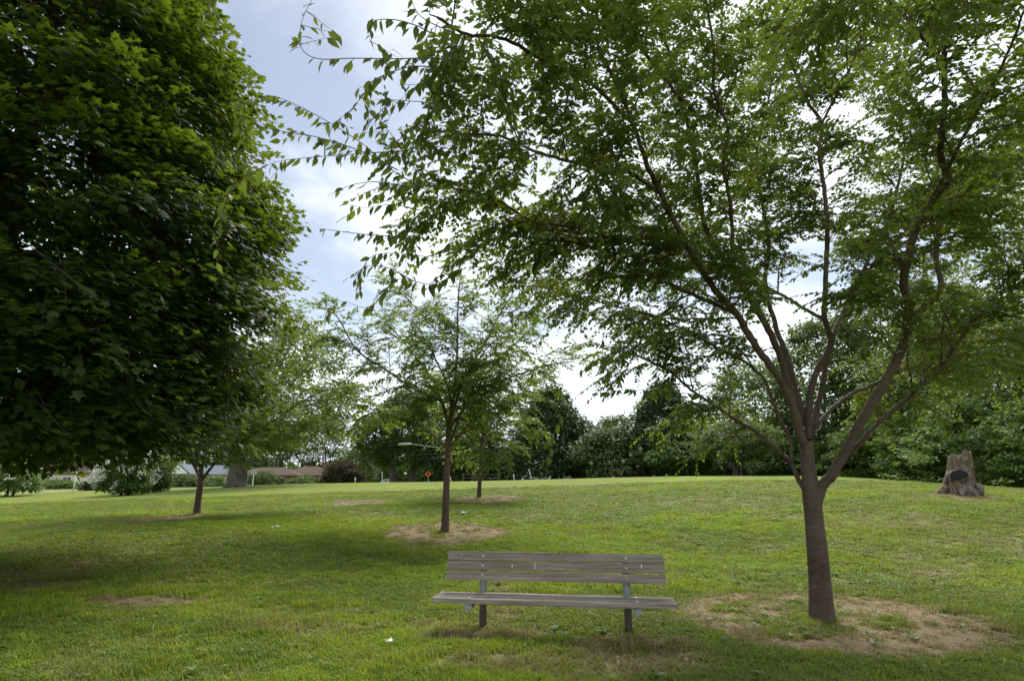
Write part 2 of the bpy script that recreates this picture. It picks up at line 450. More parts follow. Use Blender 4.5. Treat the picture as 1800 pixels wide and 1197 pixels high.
rot = np.stack([rng.normal(0, .12, NG), rng.normal(0, .12, NG), rng.uniform(0, 6.28, NG)], 1)
fattr(me, 'tuft_turn', 'FLOAT_VECTOR', np.concatenate([np.zeros((n0, 3)), rot]), 'vector')
fattr(me, 'dry', 'FLOAT', np.concatenate([z0, np.clip(dr * 1.05 + rng.normal(0, .13, NG), 0, 1)]))
fattr(me, 'lush', 'FLOAT', np.concatenate([z0, np.clip(lu + rng.normal(0, .18, NG), 0, 1)]))
k = NT('grass_blade')
ad = k.n('ShaderNodeAttribute', attribute_name='dry', attribute_type='INSTANCER').outputs['Fac']
al = k.n('ShaderNodeAttribute', attribute_name='lush', attribute_type='INSTANCER').outputs['Fac']
c = k.mix(al, (.165, .215, .034), (.330, .420, .032))
c = k.mix(k.rng(ad, .15, .85), c, (.330, .250, .140))
mx = k.n('ShaderNodeMixShader', {0: .42}); k.set(mx, 1, k.bsdf(c, .5, .25).outputs[0])
tl = k.n('ShaderNodeBsdfTranslucent'); k.set(tl, 'Color', k.mix(.5, c, (.28, .36, .03))); k.set(mx, 2, tl.outputs[0])
M['grass'] = k.fin(mx)
grass = tag(link('mown_grass', me, M['grass']), 'short mown green grass growing thickly over the near lawn', 'grass', kind='stuff')
ng = bpy.data.node_groups.new('tufts_on_points', 'GeometryNodeTree')
ng.interface.new_socket('Geometry', in_out='INPUT', socket_type='NodeSocketGeometry')
ng.interface.new_socket('Geometry', in_out='OUTPUT', socket_type='NodeSocketGeometry')
gi, go = ng.nodes.new('NodeGroupInput'), ng.nodes.new('NodeGroupOutput')
def nattr(nm, typ):
    nd = ng.nodes.new('GeometryNodeInputNamedAttribute'); nd.data_type = typ; nd.inputs['Name'].default_value = nm
    return next(s for s in nd.outputs if s.enabled and s.name == 'Attribute')
def gcmp(val):
    c_ = ng.nodes.new('FunctionNodeCompare'); c_.data_type = 'INT'; c_.operation = 'EQUAL'
    ii = [s for s in c_.inputs if s.enabled]
    ng.links.new(nattr('proto', 'INT'), ii[0]); ii[1].default_value = val
    s_ = ng.nodes.new('GeometryNodeSeparateGeometry'); s_.domain = 'POINT'
    ng.links.new(gi.outputs[0], s_.inputs['Geometry']); ng.links.new(c_.outputs[0], s_.inputs['Selection'])
    return s_.outputs['Selection']
iop = ng.nodes.new('GeometryNodeInstanceOnPoints')
g2i = ng.nodes.new('GeometryNodeGeometryToInstance')
for q in range(NP_, 0, -1):
    ng.links.new(gcmp(q), g2i.inputs[0])
ng.links.new(gcmp(0), iop.inputs['Points']); ng.links.new(g2i.outputs[0], iop.inputs['Instance'])
iop.inputs['Pick Instance'].default_value = True
ng.links.new(nattr('variant', 'INT'), iop.inputs['Instance Index'])
ng.links.new(nattr('tuft_turn', 'FLOAT_VECTOR'), iop.inputs['Rotation'])
ng.links.new(nattr('tuft_scale', 'FLOAT_VECTOR'), iop.inputs['Scale'])
ng.links.new(iop.outputs[0], go.inputs[0])
md = grass.modifiers.new('tufts', 'NODES'); md.node_group = ng

# ------------------------------------------------------------------ leaves and branches
ZEL_V = np.array([[0, 0, 0], [-.20, .28, .03], [.20, .28, .03], [0, .30, -.01], [-.19, .58, .02], [.19, .58, .02], [0, .62, -.03], [0, 1, -.12]], float)
ZEL_T = np.array([[0, 3, 1], [0, 2, 3], [1, 3, 6], [1, 6, 4], [3, 2, 5], [3, 5, 6], [4, 6, 7], [6, 5, 7]])
SIM_V = np.array([[0, 0, 0], [-.24, .45, .04], [.24, .45, .04], [0, 1, -.08]], float)
SIM_T = np.array([[0, 3, 1], [0, 2, 3]])
_mo = [(0, 0), (-.48, .02), (-.27, .24), (-.60, .58), (-.24, .60), (0, 1.08), (.24, .60), (.60, .58), (.27, .24), (.48, .02)]
MAP_V = np.array([[x, y, -.22 * abs(x) - .12 * max(y - .5, 0)] for x, y in _mo] + [[0, .34, .03]], float)
MAP_T = np.array([[10, (i + 1) % 10, i] for i in range(10)])
FAR_V = np.array([[0, 0, 0], [-.36, .5, .05], [.36, .5, .05], [0, 1, -.1]], float)
CLU_V = np.array([[0, 0, 0], [-.38, .30, .10], [.40, .34, .05], [-.20, .90, -.08], [.36, .85, -.12]], float)   # a few leaves read as one at a distance
CLU_T = np.array([[0, 2, 1], [1, 2, 3], [2, 4, 3]])
MAS_V = np.array([[0, 0, 0], [-.30, .42, .04], [.30, .42, .04], [0, .45, -.02], [0, 1, -.12]], float)
MAS_T = np.array([[0, 3, 1], [0, 2, 3], [1, 3, 4], [3, 2, 4]])

def leaf_frames(d, n):
    d = norm(d); s = norm(np.cross(d, n)); return s, d, np.cross(s, d)
def leaf_mesh(name, pos, d, n, size, tint, tv, tt, widen=1.0):
    s, d, n = leaf_frames(d, n)
    V = pos[:, None] + size[:, None, None] * (tv[None, :, 0, None] * widen * s[:, None] + tv[None, :, 1, None] * d[:, None] + tv[None, :, 2, None] * n[:, None])
    T = tt[None] + (np.arange(len(pos)) * len(tv))[:, None, None]
    return tri_mesh(name, V, T.reshape(-1, 3), np.repeat(tint, len(tv)))
def sticks_mesh(name, A, B, ra, rb, mid=None):
    """three-sided twigs from A to B (vectorised)"""
    d = norm(B - A); h = np.where(np.abs(d[:, 2:3]) < .9, np.array([[0, 0, 1.0]]), np.array([[1.0, 0, 0]]))
    s = norm(np.cross(d, h)); t = np.cross(d, s); V = []
    for c, r in ((A, ra), (B, rb)):
        for k in range(3):
            a = k * 2.0944
            V.append(c + r[:, None] * (math.cos(a) * s + math.sin(a) * t))
    V = np.stack(V, 1)
    tt = np.array([[0, 1, 4], [0, 4, 3], [1, 2, 5], [1, 5, 4], [2, 0, 3], [2, 3, 5]])
    T = tt[None] + (np.arange(len(A)) * 6)[:, None, None]
    return V.reshape(-1, 3), T.reshape(-1, 3)
def resample(pts, step):
    L = np.r_[0, np.cumsum(np.linalg.norm(np.diff(pts, axis=0), axis=1))]
    n = max(int(L[-1] / step), 2)
    q = np.linspace(0, L[-1], n)
    return np.stack([np.interp(q, L, pts[:, k]) for k in range(3)], 1), q / L[-1], L[-1]

def boughs(limbs, sp, length, start, rg, up=.12, droop=.25, out=.9, axis=None):
    """second-order branches springing from the limbs"""
    res = []
    for pts, st, mul in limbs:
        q, f, L = resample(pts, .05)
        T = norm(np.gradient(q, axis=0))
        s = max(st, start) * L
        while s < L:
            i = min(int(s / L * (len(q) - 1)), len(q) - 1); t = T[i]
            rv = rg.normal(0, 1, 3); rv[2] *= .55
            rv = rv - t * np.dot(rv, t); rv = norm(rv)
            d = norm(t * .55 + rv * out + np.array([0, 0, up]))
            ln = length * (1.05 - .5 * s / L) * rg.uniform(.55, 1.2) * mul
            k = np.linspace(0, 1, 7)[:, None]
            wob = rg.normal(0, .045, (7, 3)) * k
            bp = q[i] + d * ln * k + np.array([0, 0, 1.0]) * ln * (.14 * k - droop * k * k) + wob * ln
            res.append((bp, ln))
            s += sp * rg.uniform(.6, 1.4)
        d = T[-1]; ln = length * .55 * mul
        k = np.linspace(0, 1, 7)[:, None]
        res.append((q[-1] + d * ln * k - np.array([0, 0, 1.0]) * ln * droop * .8 * k * k, ln))
    return res
def twigs(bs, sp, length, rg, start=.12):
    O, D, L, Tn = [], [], [], []
    for bp, ln in bs:
        q, f, LL = resample(bp, .03); T = norm(np.gradient(q, axis=0))
        s, side = start * LL, 1
        tone = rg.random()
        while s < LL:
            i = min(int(s / LL * (len(q) - 1)), len(q) - 1); t = T[i]
            h = norm(np.cross(t, np.array([0, 0, 1.0]) + rg.normal(0, .35, 3)))
            d = norm(t * rg.uniform(.5, .9) + h * side * .75 + np.array([0, 0, rg.normal(.02, .22)]))
            O.append(q[i]); D.append(d); L.append(length * rg.uniform(.55, 1.25) * (1.1 - .45 * s / LL)); Tn.append(tone)
            side = -side; s += sp * rg.uniform(.7, 1.3)
        O.append(q[-1]); D.append(T[-1]); L.append(length * rg.uniform(.7, 1.2)); Tn.append(tone)
    return np.array(O), np.array(D), np.array(L), np.array(Tn)
def twig_leaves(O, D, L, Tn, nl, size, rg, droop=.3):
    n = len(O); k = (np.arange(nl) + .6) / nl
    up = np.array([0, 0, 1.0])
    H = norm(np.cross(D, up + rg.normal(0, .15, (n, 3))))
    pos = O[:, None] + D[:, None] * (L[:, None, None] * k[None, :, None]) - up * (L[:, None, None] * .22 * k[None, :, None] ** 2)
    sd = np.where(np.arange(nl) % 2 == 0, 1.0, -1.0)[None, :, None]
    d = D[:, None] * .65 + H[:, None] * sd * .75 - up * droop + rg.normal(0, .22, (n, nl, 3))
    nr = up + rg.normal(0, .42, (n, nl, 3))
    sz = size * rg.uniform(.65, 1.2, (n, nl)) * (1 - .35 * (k[None] - .5).clip(0))
    ti = np.clip(.55 * Tn[:, None] + .45 * rg.random((n, nl)) , 0, 1)
    m = rg.random((n, nl)) > .06
    return pos[m], d[m], nr[m], sz[m], ti[m]

LEAF_PROTOS = {}
def leaf_objects(kind, tv, tt, mat, pos, d, nr, sz, parent, nvar=4):
    if kind not in LEAF_PROTOS:
        ms = []
        for q in range(nvar):
            me_ = tri_mesh('leaf', tv, tt, np.full(len(tv), (q + .4) / nvar * .75)); me_.materials.append(mat); ms.append(me_)
        LEAF_PROTOS[kind] = ms
    ms = LEAF_PROTOS[kind]
    s, d, n = leaf_frames(d, nr)
    for i in range(len(pos)):
        o = bpy.data.objects.new('leaf', ms[i % len(ms)])
        mw = Matrix(((s[i, 0], d[i, 0], n[i, 0], 0), (s[i, 1], d[i, 1], n[i, 1], 0), (s[i, 2], d[i, 2], n[i, 2], 0), (0, 0, 0, 1))) @ Matrix.Scale(float(sz[i]), 4)
        mw.translation = Vector(pos[i]) - parent.location
        o.parent = parent
        o.matrix_local = mw
        COL.objects.link(o)
def project(p):
    q = p - np.array([0, 0, CAM_H]); cz, sz_ = math.cos(PITCH), math.sin(PITCH)
    fy = q[:, 1] * cz + q[:, 2] * sz_; uz = -q[:, 1] * sz_ + q[:, 2] * cz
    fy = np.maximum(fy, 1e-3)
    return 900 + F * q[:, 0] / fy, 598.5 - F * uz / fy, fy

def tree_local(root, V): return V - np.array(root.location)

def zelkova(name, label, group, trunk_pts, trunk_r, limbs, bark, leaf, lsize, sp2, len2, sp3, len3, nl, tv, tt, seed, n_parts=0, extra=None, start=.25, droop=.25, keep_fn=None):
    rg = np.random.default_rng(seed)
    base = trunk_pts[0]
    root = empty(name, base, label, 'tree', group)
    off = np.array(base)
    mb = MB(); tp = spline(np.array(trunk_pts) - off, 5)
    tr = np.interp(np.linspace(0, 1, len(tp)), np.linspace(0, 1, len(trunk_r)), trunk_r)
    mb.tube(tp, tr, 16, wob=.03, seed=seed)
    mb.build('trunk', bark, root, True)
    cur = []
    for i, (lp, r0, r1, st, mul) in enumerate(limbs):
        sp_ = spline(lp, 6)
        w = rg.normal(0, .004, sp_.shape); w[0] = 0
        sp_ = sp_ + w
        rr = np.linspace(0, 1, len(sp_)); r0 = r0 * .82
        rad = r0 * (1 - rr) ** .75 + r1 * (1 - (1 - rr) ** .75)
        MB().tube(sp_ - off, rad, 10, wob=.02, seed=seed + i).build('limb', bark, root, True)
        cur.append((sp_, st, mul))
    bs = boughs(cur, sp2, len2, start, rg, droop=droop)
    if extra: bs = bs + extra
    O, D, L, Tn = twigs(bs, sp3, len3, rg)
    A, B, ra, rb = [], [], [], []
    for bp, ln in bs:
        r = np.linspace(.011, .003, len(bp)) * min(ln / 1.0, 1.3) * (lsize / .062) ** .5
        A.append(bp[:-1]); B.append(bp[1:]); ra.append(r[:-1]); rb.append(r[1:])
    A, B, ra, rb = map(np.concatenate, (A, B, ra, rb))
    e = O + D * L[:, None] - np.array([0, 0, 1.0]) * (L[:, None] * .2)
    m = O + D * (L[:, None] * .5) - np.array([0, 0, 1.0]) * (L[:, None] * .05)
    A = np.concatenate([A, O, m]); B = np.concatenate([B, m, e])
    k_ = np.ones(len(O)) * (lsize / .062) ** .5
    ra = np.concatenate([ra, k_ * .003, k_ * .0022]); rb = np.concatenate([rb, k_ * .0022, k_ * .0012])
    pos, d, nr, sz, ti = twig_leaves(O, D, L, Tn, nl, lsize, rg)
    if keep_fn is not None:
        kk = keep_fn(pos, rg); pos, d, nr, sz, ti = pos[kk], d[kk], nr[kk], sz[kk], ti[kk]
        kk = keep_fn(B, rg); A, B, ra, rb = A[kk], B[kk], ra[kk], rb[kk]
    V, T = sticks_mesh('twigs', A - off, B - off, ra, rb)
    tag(link('twigs', tri_mesh('twigs', V, T, smooth=True), bark, root), kind='stuff')
    if n_parts:
        x, y, z = project(pos)
        inn = (x > 5) & (x < 1795) & (y > 5) & (y < 1190)
        sc_ = np.where(inn, sz / z, 0)
        idx = np.argsort(-sc_)[:n_parts]
        leaf_objects(name, tv, tt, leaf, pos[idx], d[idx], nr[idx], sz[idx], root)
        kk = np.ones(len(pos), bool); kk[idx] = False
        pos, d, nr, sz, ti = pos[kk], d[kk], nr[kk], sz[kk], ti[kk]
    tag(link('foliage', leaf_mesh('foliage', pos - off, d, nr, sz, ti, MAS_V if tv is ZEL_V else tv, MAS_T if tv is ZEL_V else tt), leaf, root), kind='stuff')
    print(name, label[:30], 'leaves', len(pos), 'twigs', len(A))
    return root

# ------------------------------------------------------------------ the near tree beside the bench
tx, ty, tz = on_ground(1445, 1093)
print('near tree at', tx, ty, tz)
def PL(seq, y0, y1, pw=1.0):       # limb seen through these photo points, its depth running from y0 to y1
    n = len(seq)
    return [P(px, py, ty + y0 + (y1 - y0) * (i / (n - 1)) ** pw) for i, (px, py) in enumerate(seq)]
tp = [np.array([tx, ty, tz - .05])] + PL([(1444, 1075), (1439, 1000), (1433, 930), (1427, 870), (1420, 815), (1418, 775)], 0, 0)
tr = [.158, .132, .118, .110, .106, .080, .074]
NL = [
 # right fork and its divisions
 (PL([(1432, 893), (1447, 852), (1467, 828), (1499, 768), (1527, 719), (1557, 670), (1583, 618), (1597, 566), (1595, 525), (1588, 497), (1597, 452), (1610, 401), (1640, 350), (1667, 317), (1655, 284), (1654, 250), (1662, 180), (1659, 90), (1676, 12)], 0, -2.9, 1.3), .078, .016, .35, 1),
 (PL([(1597, 556), (1622, 543), (1653, 506), (1645, 440), (1664, 363), (1690, 345), (1717, 330), (1748, 288), (1797, 234), (1850, 150)], -.6, -.5), .045, .014, .2, 1),
 (PL([(1484, 806), (1511, 780), (1545, 742), (1590, 705), (1623, 676), (1650, 653), (1681, 607), (1711, 565), (1752, 535), (1800, 491), (1870, 420)], -.1, -1.0), .038, .012, .3, 1),
 (PL([(1433, 752), (1461, 720), (1496, 693), (1545, 671), (1580, 652), (1638, 630), (1694, 601), (1760, 590), (1830, 560)], .05, 1.9), .036, .010, .25, 1),
 # big left limbs
 (PL([(1417, 790), (1405, 760), (1390, 706), (1371, 668), (1349, 636), (1324, 602), (1297, 555), (1263, 518), (1234, 476), (1209, 430), (1184, 388), (1159, 334), (1138, 292), (1117, 230), (1090, 160), (1050, 80)], 0, -2.7, 1.2), .062, .014, .35, 1),
 (PL([(1300, 556), (1276, 543), (1218, 518), (1155, 489), (1100, 463), (1050, 438), (1010, 428), (950, 420), (890, 415)], -.55, -1.7), .034, .010, .15, 1),
 (PL([(1209, 434), (1151, 431), (1084, 421), (1010, 400), (940, 390), (860, 345), (790, 330)], -1.0, -2.9), .026, .008, .1, .9),
 (PL([(1157, 338), (1109, 305), (1067, 300), (1017, 288), (950, 270), (880, 240), (810, 235)], -1.6, -3.3), .024, .008, .1, .9),
 (PL([(1409, 760), (1390, 690), (1373, 630), (1352, 580), (1322, 530), (1290, 480), (1262, 440), (1240, 400), (1230, 345), (1220, 270), (1200, 180), (1175, 90), (1150, 20)], 0, -1.2, 1.2), .058, .014, .4, 1),
 (PL([(1296, 486), (1288, 455), (1285, 372), (1272, 280), (1280, 230), (1256, 163), (1254, 80), (1240, 0)], -.6, -2.2), .030, .010, .2, 1),
 (PL([(1415, 745), (1383, 627), (1368, 587), (1355, 544), (1345, 490), (1352, 430), (1340, 360), (1330, 270), (1350, 180), (1365, 90)], .05, 1.6), .048, .012, .35, 1),
 (PL([(1421, 772), (1424, 690), (1438, 650), (1459, 609), (1460, 588), (1450, 562), (1450, 521), (1452, 472), (1454, 397), (1449, 330), (1440, 271), (1444, 217), (1420, 180), (1400, 134), (1370, 60), (1350, 0)], 0, .1), .052, .013, .4, 1),
 (PL([(1444, 217), (1475, 159), (1505, 96), (1530, 20)], .05, -.6), .022, .009, .1, 1),
 (PL([(1450, 562), (1409, 540), (1379, 521), (1337, 502), (1296, 480), (1240, 460), (1180, 440), (1120, 400)], 0, 1.7), .030, .009, .2, 1),
 (PL([(1424, 775), (1443, 690), (1458, 612), (1470, 577), (1488, 536), (1508, 497), (1530, 450), (1560, 390), (1580, 320), (1590, 240), (1560, 160), (1540, 80)], .05, 1.9), .046, .012, .35, 1),
 (PL([(1470, 577), (1530, 470), (1600, 400), (1680, 350), (1760, 330)], .6, 2.4), .028, .010, .2, 1),
 # low left limbs
 (PL([(1421, 868), (1409, 852), (1390, 813), (1375, 798), (1346, 773), (1322, 754), (1300, 743), (1255, 712), (1215, 685), (1180, 655), (1130, 630), (1070, 610)], 0, .9), .040, .010, .3, .95),
 (PL([(1391, 812), (1390, 773), (1376, 747), (1361, 713), (1345, 670), (1315, 640), (1270, 615), (1220, 590), (1160, 560), (1090, 540), (1010, 520), (950, 505)], .0, .3), .028, .009, .3, 1),
 # limbs that reach forward over the lawn
 (PL([(1110, 215), (1040, 150), (960, 110), (890, 70), (820, 60), (770, 30)], -2.3, -4.0), .024, .008, .1, .85),
 (PL([(1200, 180), (1120, 80), (1020, 20), (930, -40), (850, -60)], -1.5, -3.2), .024, .008, .1, .9),
 (PL([(1660, 120), (1600, 40), (1520, -30), (1440, -60)], -2.7, -4.0), .022, .008, .1, .8),
 (PL([(1640, 350), (1700, 230), (1760, 120), (1800, 20)], -2.0, -3.2), .024, .008, .1, .85),
]
# long thin shoots against the sky at the left, each hung with separate leaves
SHOOTS = [([(760, 340), (690, 300), (640, 255), (560, 205), (490, 172), (455, 170)], 3.6, 3.0), ([(700, 300), (640, 268), (560, 242), (500, 232), (455, 222)], 3.6, 3.1),
          ([(720, 265), (640, 270), (570, 275), (500, 282), (470, 290)], 3.7, 3.2), ([(830, 110), (760, 103), (690, 104), (620, 103), (560, 104), (530, 85), (530, 40), (548, 0)], 3.2, 2.6),
          ([(820, 215), (770, 185), (720, 178), (660, 175)], 3.3, 2.9), ([(780, 120), (720, 118), (660, 140), (640, 165), (620, 190), (590, 215)], 3.3, 2.9),
          ([(760, 330), (720, 285), (690, 240), (655, 195)], 3.5, 3.2), ([(730, 415), (690, 415), (640, 412), (600, 407), (565, 402)], 3.8, 3.4),
          ([(850, 190), (800, 165), (750, 150), (700, 150)], 3.5, 3.2), ([(840, 250), (790, 225), (740, 220), (700, 235)], 3.6, 3.3),
          ([(850, 140), (800, 130), (750, 140), (715, 165)], 3.4, 3.2), ([(830, 280), (780, 260), (730, 262), (690, 275)], 3.7, 3.5), ([(720, 330), (670, 320), (620, 325), (575, 345)], 3.8, 3.6),
          ([(740, 370), (690, 360), (640, 365), (600, 355)], 3.9, 3.7), ([(880, 110), (830, 90), (785, 95), (750, 120)], 3.3, 3.1), ([(720, 490), (680, 470), (640, 470), (620, 500)], 4.4, 4.2),
          ([(760, 60), (730, 45), (690, 35), (655, 40), (650, 75)], 3.0, 2.7), ([(800, 60), (740, 30), (720, -10)], 3.0, 2.8),
          ([(400, -60), (385, -20), (375, 10), (358, 30)], 2.7, 2.6), ([(455, 222), (430, 205), (410, 230)], 3.1, 3.0), ([(470, 290), (420, 320), (395, 360), (385, 410), (380, 470)], 3.2, 3.1),
          ([(800, 420), (760, 450), (700, 445), (655, 450), (635, 480), (632, 520)], 4.2, 3.9), ([(820, 470), (760, 500), (700, 490), (650, 540), (600, 530), (560, 560)], 4.6, 4.2),
          ([(1060, 590), (1060, 630), (1070, 660), (1075, 690)], 5.0, 4.9), ([(960, 690), (985, 730), (970, 770), (965, 810)], 5.2, 5.1), ([(1290, 700), (1190, 690), (1110, 685), (1040, 692)], 7.0, 6.6)]
def near_keep(pos, rg):
    x, y, z = project(pos)
    # the crown's own ragged left edge; nothing grows into the gap between the two trees
    xb = np.interp(y, [-100, 0, 110, 240, 290, 330, 420, 460, 520, 640, 700], [735, 735, 760, 720, 600, 570, 600, 690, 660, 560, 560])
    gap = x < xb + 22 * np.sin(y * .045) + 14 * np.sin(y * .13 + 1)
    gap |= (pos[:, 1] < 2.3)
    gap |= (y > 835) & (x > 0) & (x < 1800)
    return ~gap
near = zelkova('zelkova_tree', 'large grey-barked tree with low forked trunk beside the bench', None, tp, tr, NL, M['bark'], M['zelkova_leaf'],
               .073, .086, 1.12, .055, .40, 13, ZEL_V, ZEL_T, 21, n_parts=105, keep_fn=near_keep, droop=.28)
# shoots
off = np.array(near.location)
lp_, ld_, ln_, ls_ = [], [], [], []
rg = np.random.default_rng(3); SIDE = []
for seq, y0, y1 in SHOOTS:
    pts = spline([P(px, py, y0 + (y1 - y0) * i / (len(seq) - 1)) for i, (px, py) in enumerate(seq)], 5)
    MB().tube(pts - off, np.linspace(.0042, .0012, len(pts)), 5).build('shoot', M['bark'], near, True)
    q, f, L = resample(pts, .01); T = norm(np.gradient(q, axis=0)); s, side = .05, 1
    while s < L:
        i = min(int(s / L * (len(q) - 1)), len(q) - 1)
        h = norm(np.cross(T[i], np.array([0, 0, 1.0]))) if abs(T[i, 2]) < .95 else np.array([1.0, 0, 0])
        lp_.append(q[i]); ld_.append(T[i] * .4 + h * side * .35 + np.array([0, 0, -.85]) + rg.normal(0, .33, 3))
        ln_.append(np.array([0, -.55, .45]) + h * side * .5 + rg.normal(0, .35, 3)); ls_.append(rg.uniform(.070, .125) * (1.1 - .4 * s / L) * (1 if y0 < 4.5 else 1.2))
        if rg.random() < .22:                  # a short side twig with its own few leaves
            sdir = norm(T[i] * .6 + h * side * .7 + rg.normal(0, .25, 3)); sl = rg.uniform(.08, .22)
            e_ = q[i] + sdir * sl - np.array([0, 0, .25 * sl])
            SIDE.append((q[i], e_))
            for u_ in np.arange(.25, 1.05, .05 / sl):
                lp_.append(q[i] + (e_ - q[i]) * u_); ld_.append(sdir * .5 + h * rg.choice([-.4, .4]) + np.array([0, 0, -.8]) + rg.normal(0, .3, 3))
                ln_.append(np.array([0, -.4, .5]) + rg.normal(0, .45, 3)); ls_.append(rg.uniform(.05, .095))
        side = -side if rg.random() < .85 else side; s += rg.choice([.012, .03, .05, .07, .095], p=[.12, .2, .3, .28, .1])
sA, sB = np.array([a for a, b in SIDE]), np.array([b for a, b in SIDE])
V, T = sticks_mesh('side_twigs', sA - off, sB - off, np.full(len(sA), .002), np.full(len(sA), .0009))
tag(link('side_twigs', tri_mesh('side_twigs', V, T, smooth=True), M['bark'], near), kind='stuff')
lp_, ld_, ln_, ls_ = map(np.array, (lp_, ld_, ln_, ls_))
print('shoot leaves', len(lp_))
nso = min(len(lp_), 190)
xs, ys, zs = project(lp_); order = np.argsort(-np.where((xs > 5) & (ys > 5), ls_ / zs, 0))
a_, b_ = order[:nso], order[nso:]
leaf_objects('shoot', ZEL_V, ZEL_T, M['zelkova_leaf'], lp_[a_], ld_[a_], ln_[a_], ls_[a_], near)
if len(b_): tag(link('shoot_foliage', leaf_mesh('shoot_foliage', lp_[b_] - off, ld_[b_], ln_[b_], ls_[b_], rg.random(len(b_)), ZEL_V, ZEL_T), M['zelkova_leaf'], near), kind='stuff')

# ------------------------------------------------------------------ young trees of the same kind
def PT(seq, Y, y0, y1):
    n = len(seq); return [P(px, py, Y + y0 + (y1 - y0) * i / (n - 1)) for i, (px, py) in enumerate(seq)]
SG = 'young trees planted across the lawn'
def sapling(label, base, Y, tops, rad, limbs, seed, lsize=.115, sp2=.135, len2=1.15, n3=.08, nl=11, keep=None):
    b = P(base[0], base[1], Y); b[2] = hgt(b[0], b[1]) - .05
    tp_ = [b] + [P(px, py, Y) for px, py in tops]
    L_ = [(PT(s_, Y, a, c), r0, .008, .15, 1) for s_, a, c, r0 in limbs]
    return zelkova('young_tree', label, SG, tp_, rad, L_, M['bark'], M['sapling_leaf'], lsize, sp2, len2, n3, .42, nl, SIM_V, SIM_T, seed, start=.15, droop=.3, keep_fn=keep)
sapling('young slender tree behind the bench, in a round patch of bare soil', (782, 936), 15, [(783, 905), (785, 850), (787, 800), (789, 742)], [.108, .095, .086, .08, .07], [
    ([(788, 760), (777, 708), (731, 685), (673, 646), (627, 615), (595, 560), (575, 545)], 0, -.6, .045), ([(789, 745), (796, 708), (803, 631), (804, 585), (806, 520), (812, 470)], 0, 0, .05),
    ([(803, 620), (788, 595), (760, 575), (720, 530), (690, 500)], 0, .5, .025), ([(790, 740), (819, 661), (854, 600), (877, 554), (905, 510)], 0, -.8, .045),
    ([(790, 780), (827, 696), (885, 669), (923, 654), (970, 640), (1015, 635)], 0, .4, .04), ([(787, 790), (761, 765), (735, 748), (700, 735), (650, 718), (620, 710)], 0, .4, .03),
    ([(789, 750), (770, 690), (740, 640), (700, 590), (670, 560)], 0, 1.6, .04), ([(790, 750), (830, 700), (860, 650), (920, 590), (950, 560)], 0, 1.7, .04),
    ([(789, 745), (790, 690), (760, 620), (730, 570)], 0, -1.7, .035), ([(791, 745), (810, 680), (850, 620), (880, 590)], 0, -1.8, .035), ([(787, 790), (830, 740), (880, 710), (920, 700)], 0, -1.2, .03)], 31)
sapling('smaller young tree standing just behind the one in the bare patch', (842, 876), 24, [(843, 850), (845, 830), (846, 800), (847, 770)], [.10, .085, .08, .075, .06], [
    ([(846, 800), (825, 770), (800, 745), (770, 720)], 0, .4, .035), ([(847, 775), (850, 730), (855, 690), (850, 650)], 0, 0, .04), ([(847, 790), (870, 760), (905, 740), (940, 750)], 0, .6, .035),
    ([(847, 775), (880, 720), (910, 690), (940, 670)], 0, -.9, .035), ([(846, 780), (825, 730), (800, 690), (780, 670)], 0, -1.0, .035), ([(846, 805), (870, 790), (900, 785)], 0, -1.4, .025), ([(846, 800), (830, 785), (805, 790)], 0, 1.4, .025)],
    32, .15, .14, 1.2, .085, 11)
def d_keep(pos, rg):
    x, y, z = project(pos); return y < 822
sapling('leaning young tree at the left, partly behind the big maple crown', (346, 906), 19, [(347, 890), (351, 860), (353, 845), (354, 815)], [.12, .10, .092, .088, .06], [
    ([(353, 846), (335, 810), (300, 770), (240, 720), (180, 690)], 0, .8, .04), ([(354, 830), (365, 790), (400, 740), (430, 690), (450, 620), (455, 590)], 0, 0, .045), ([(354, 846), (375, 818), (400, 795), (450, 760), (510, 720), (560, 690), (610, 680)], 0, -.6, .045),
    ([(376, 816), (410, 780), (470, 720), (520, 650), (560, 600)], 0, 1.2, .035), ([(510, 720), (570, 705), (620, 706), (645, 720)], -.4, -.8, .016), ([(354, 835), (340, 770), (330, 700), (340, 620)], 0, -.8, .04), ([(354, 840), (400, 790), (440, 770), (520, 760), (570, 745)], 0, -1.6, .03),
    ([(354, 835), (320, 790), (260, 760), (200, 750)], 0, -1.4, .03), ([(400, 740), (460, 660), (500, 600), (520, 560)], .1, -.9, .025), ([(450, 760), (500, 745), (560, 755), (600, 740)], -.3, .6, .02)], 33, keep=d_keep)

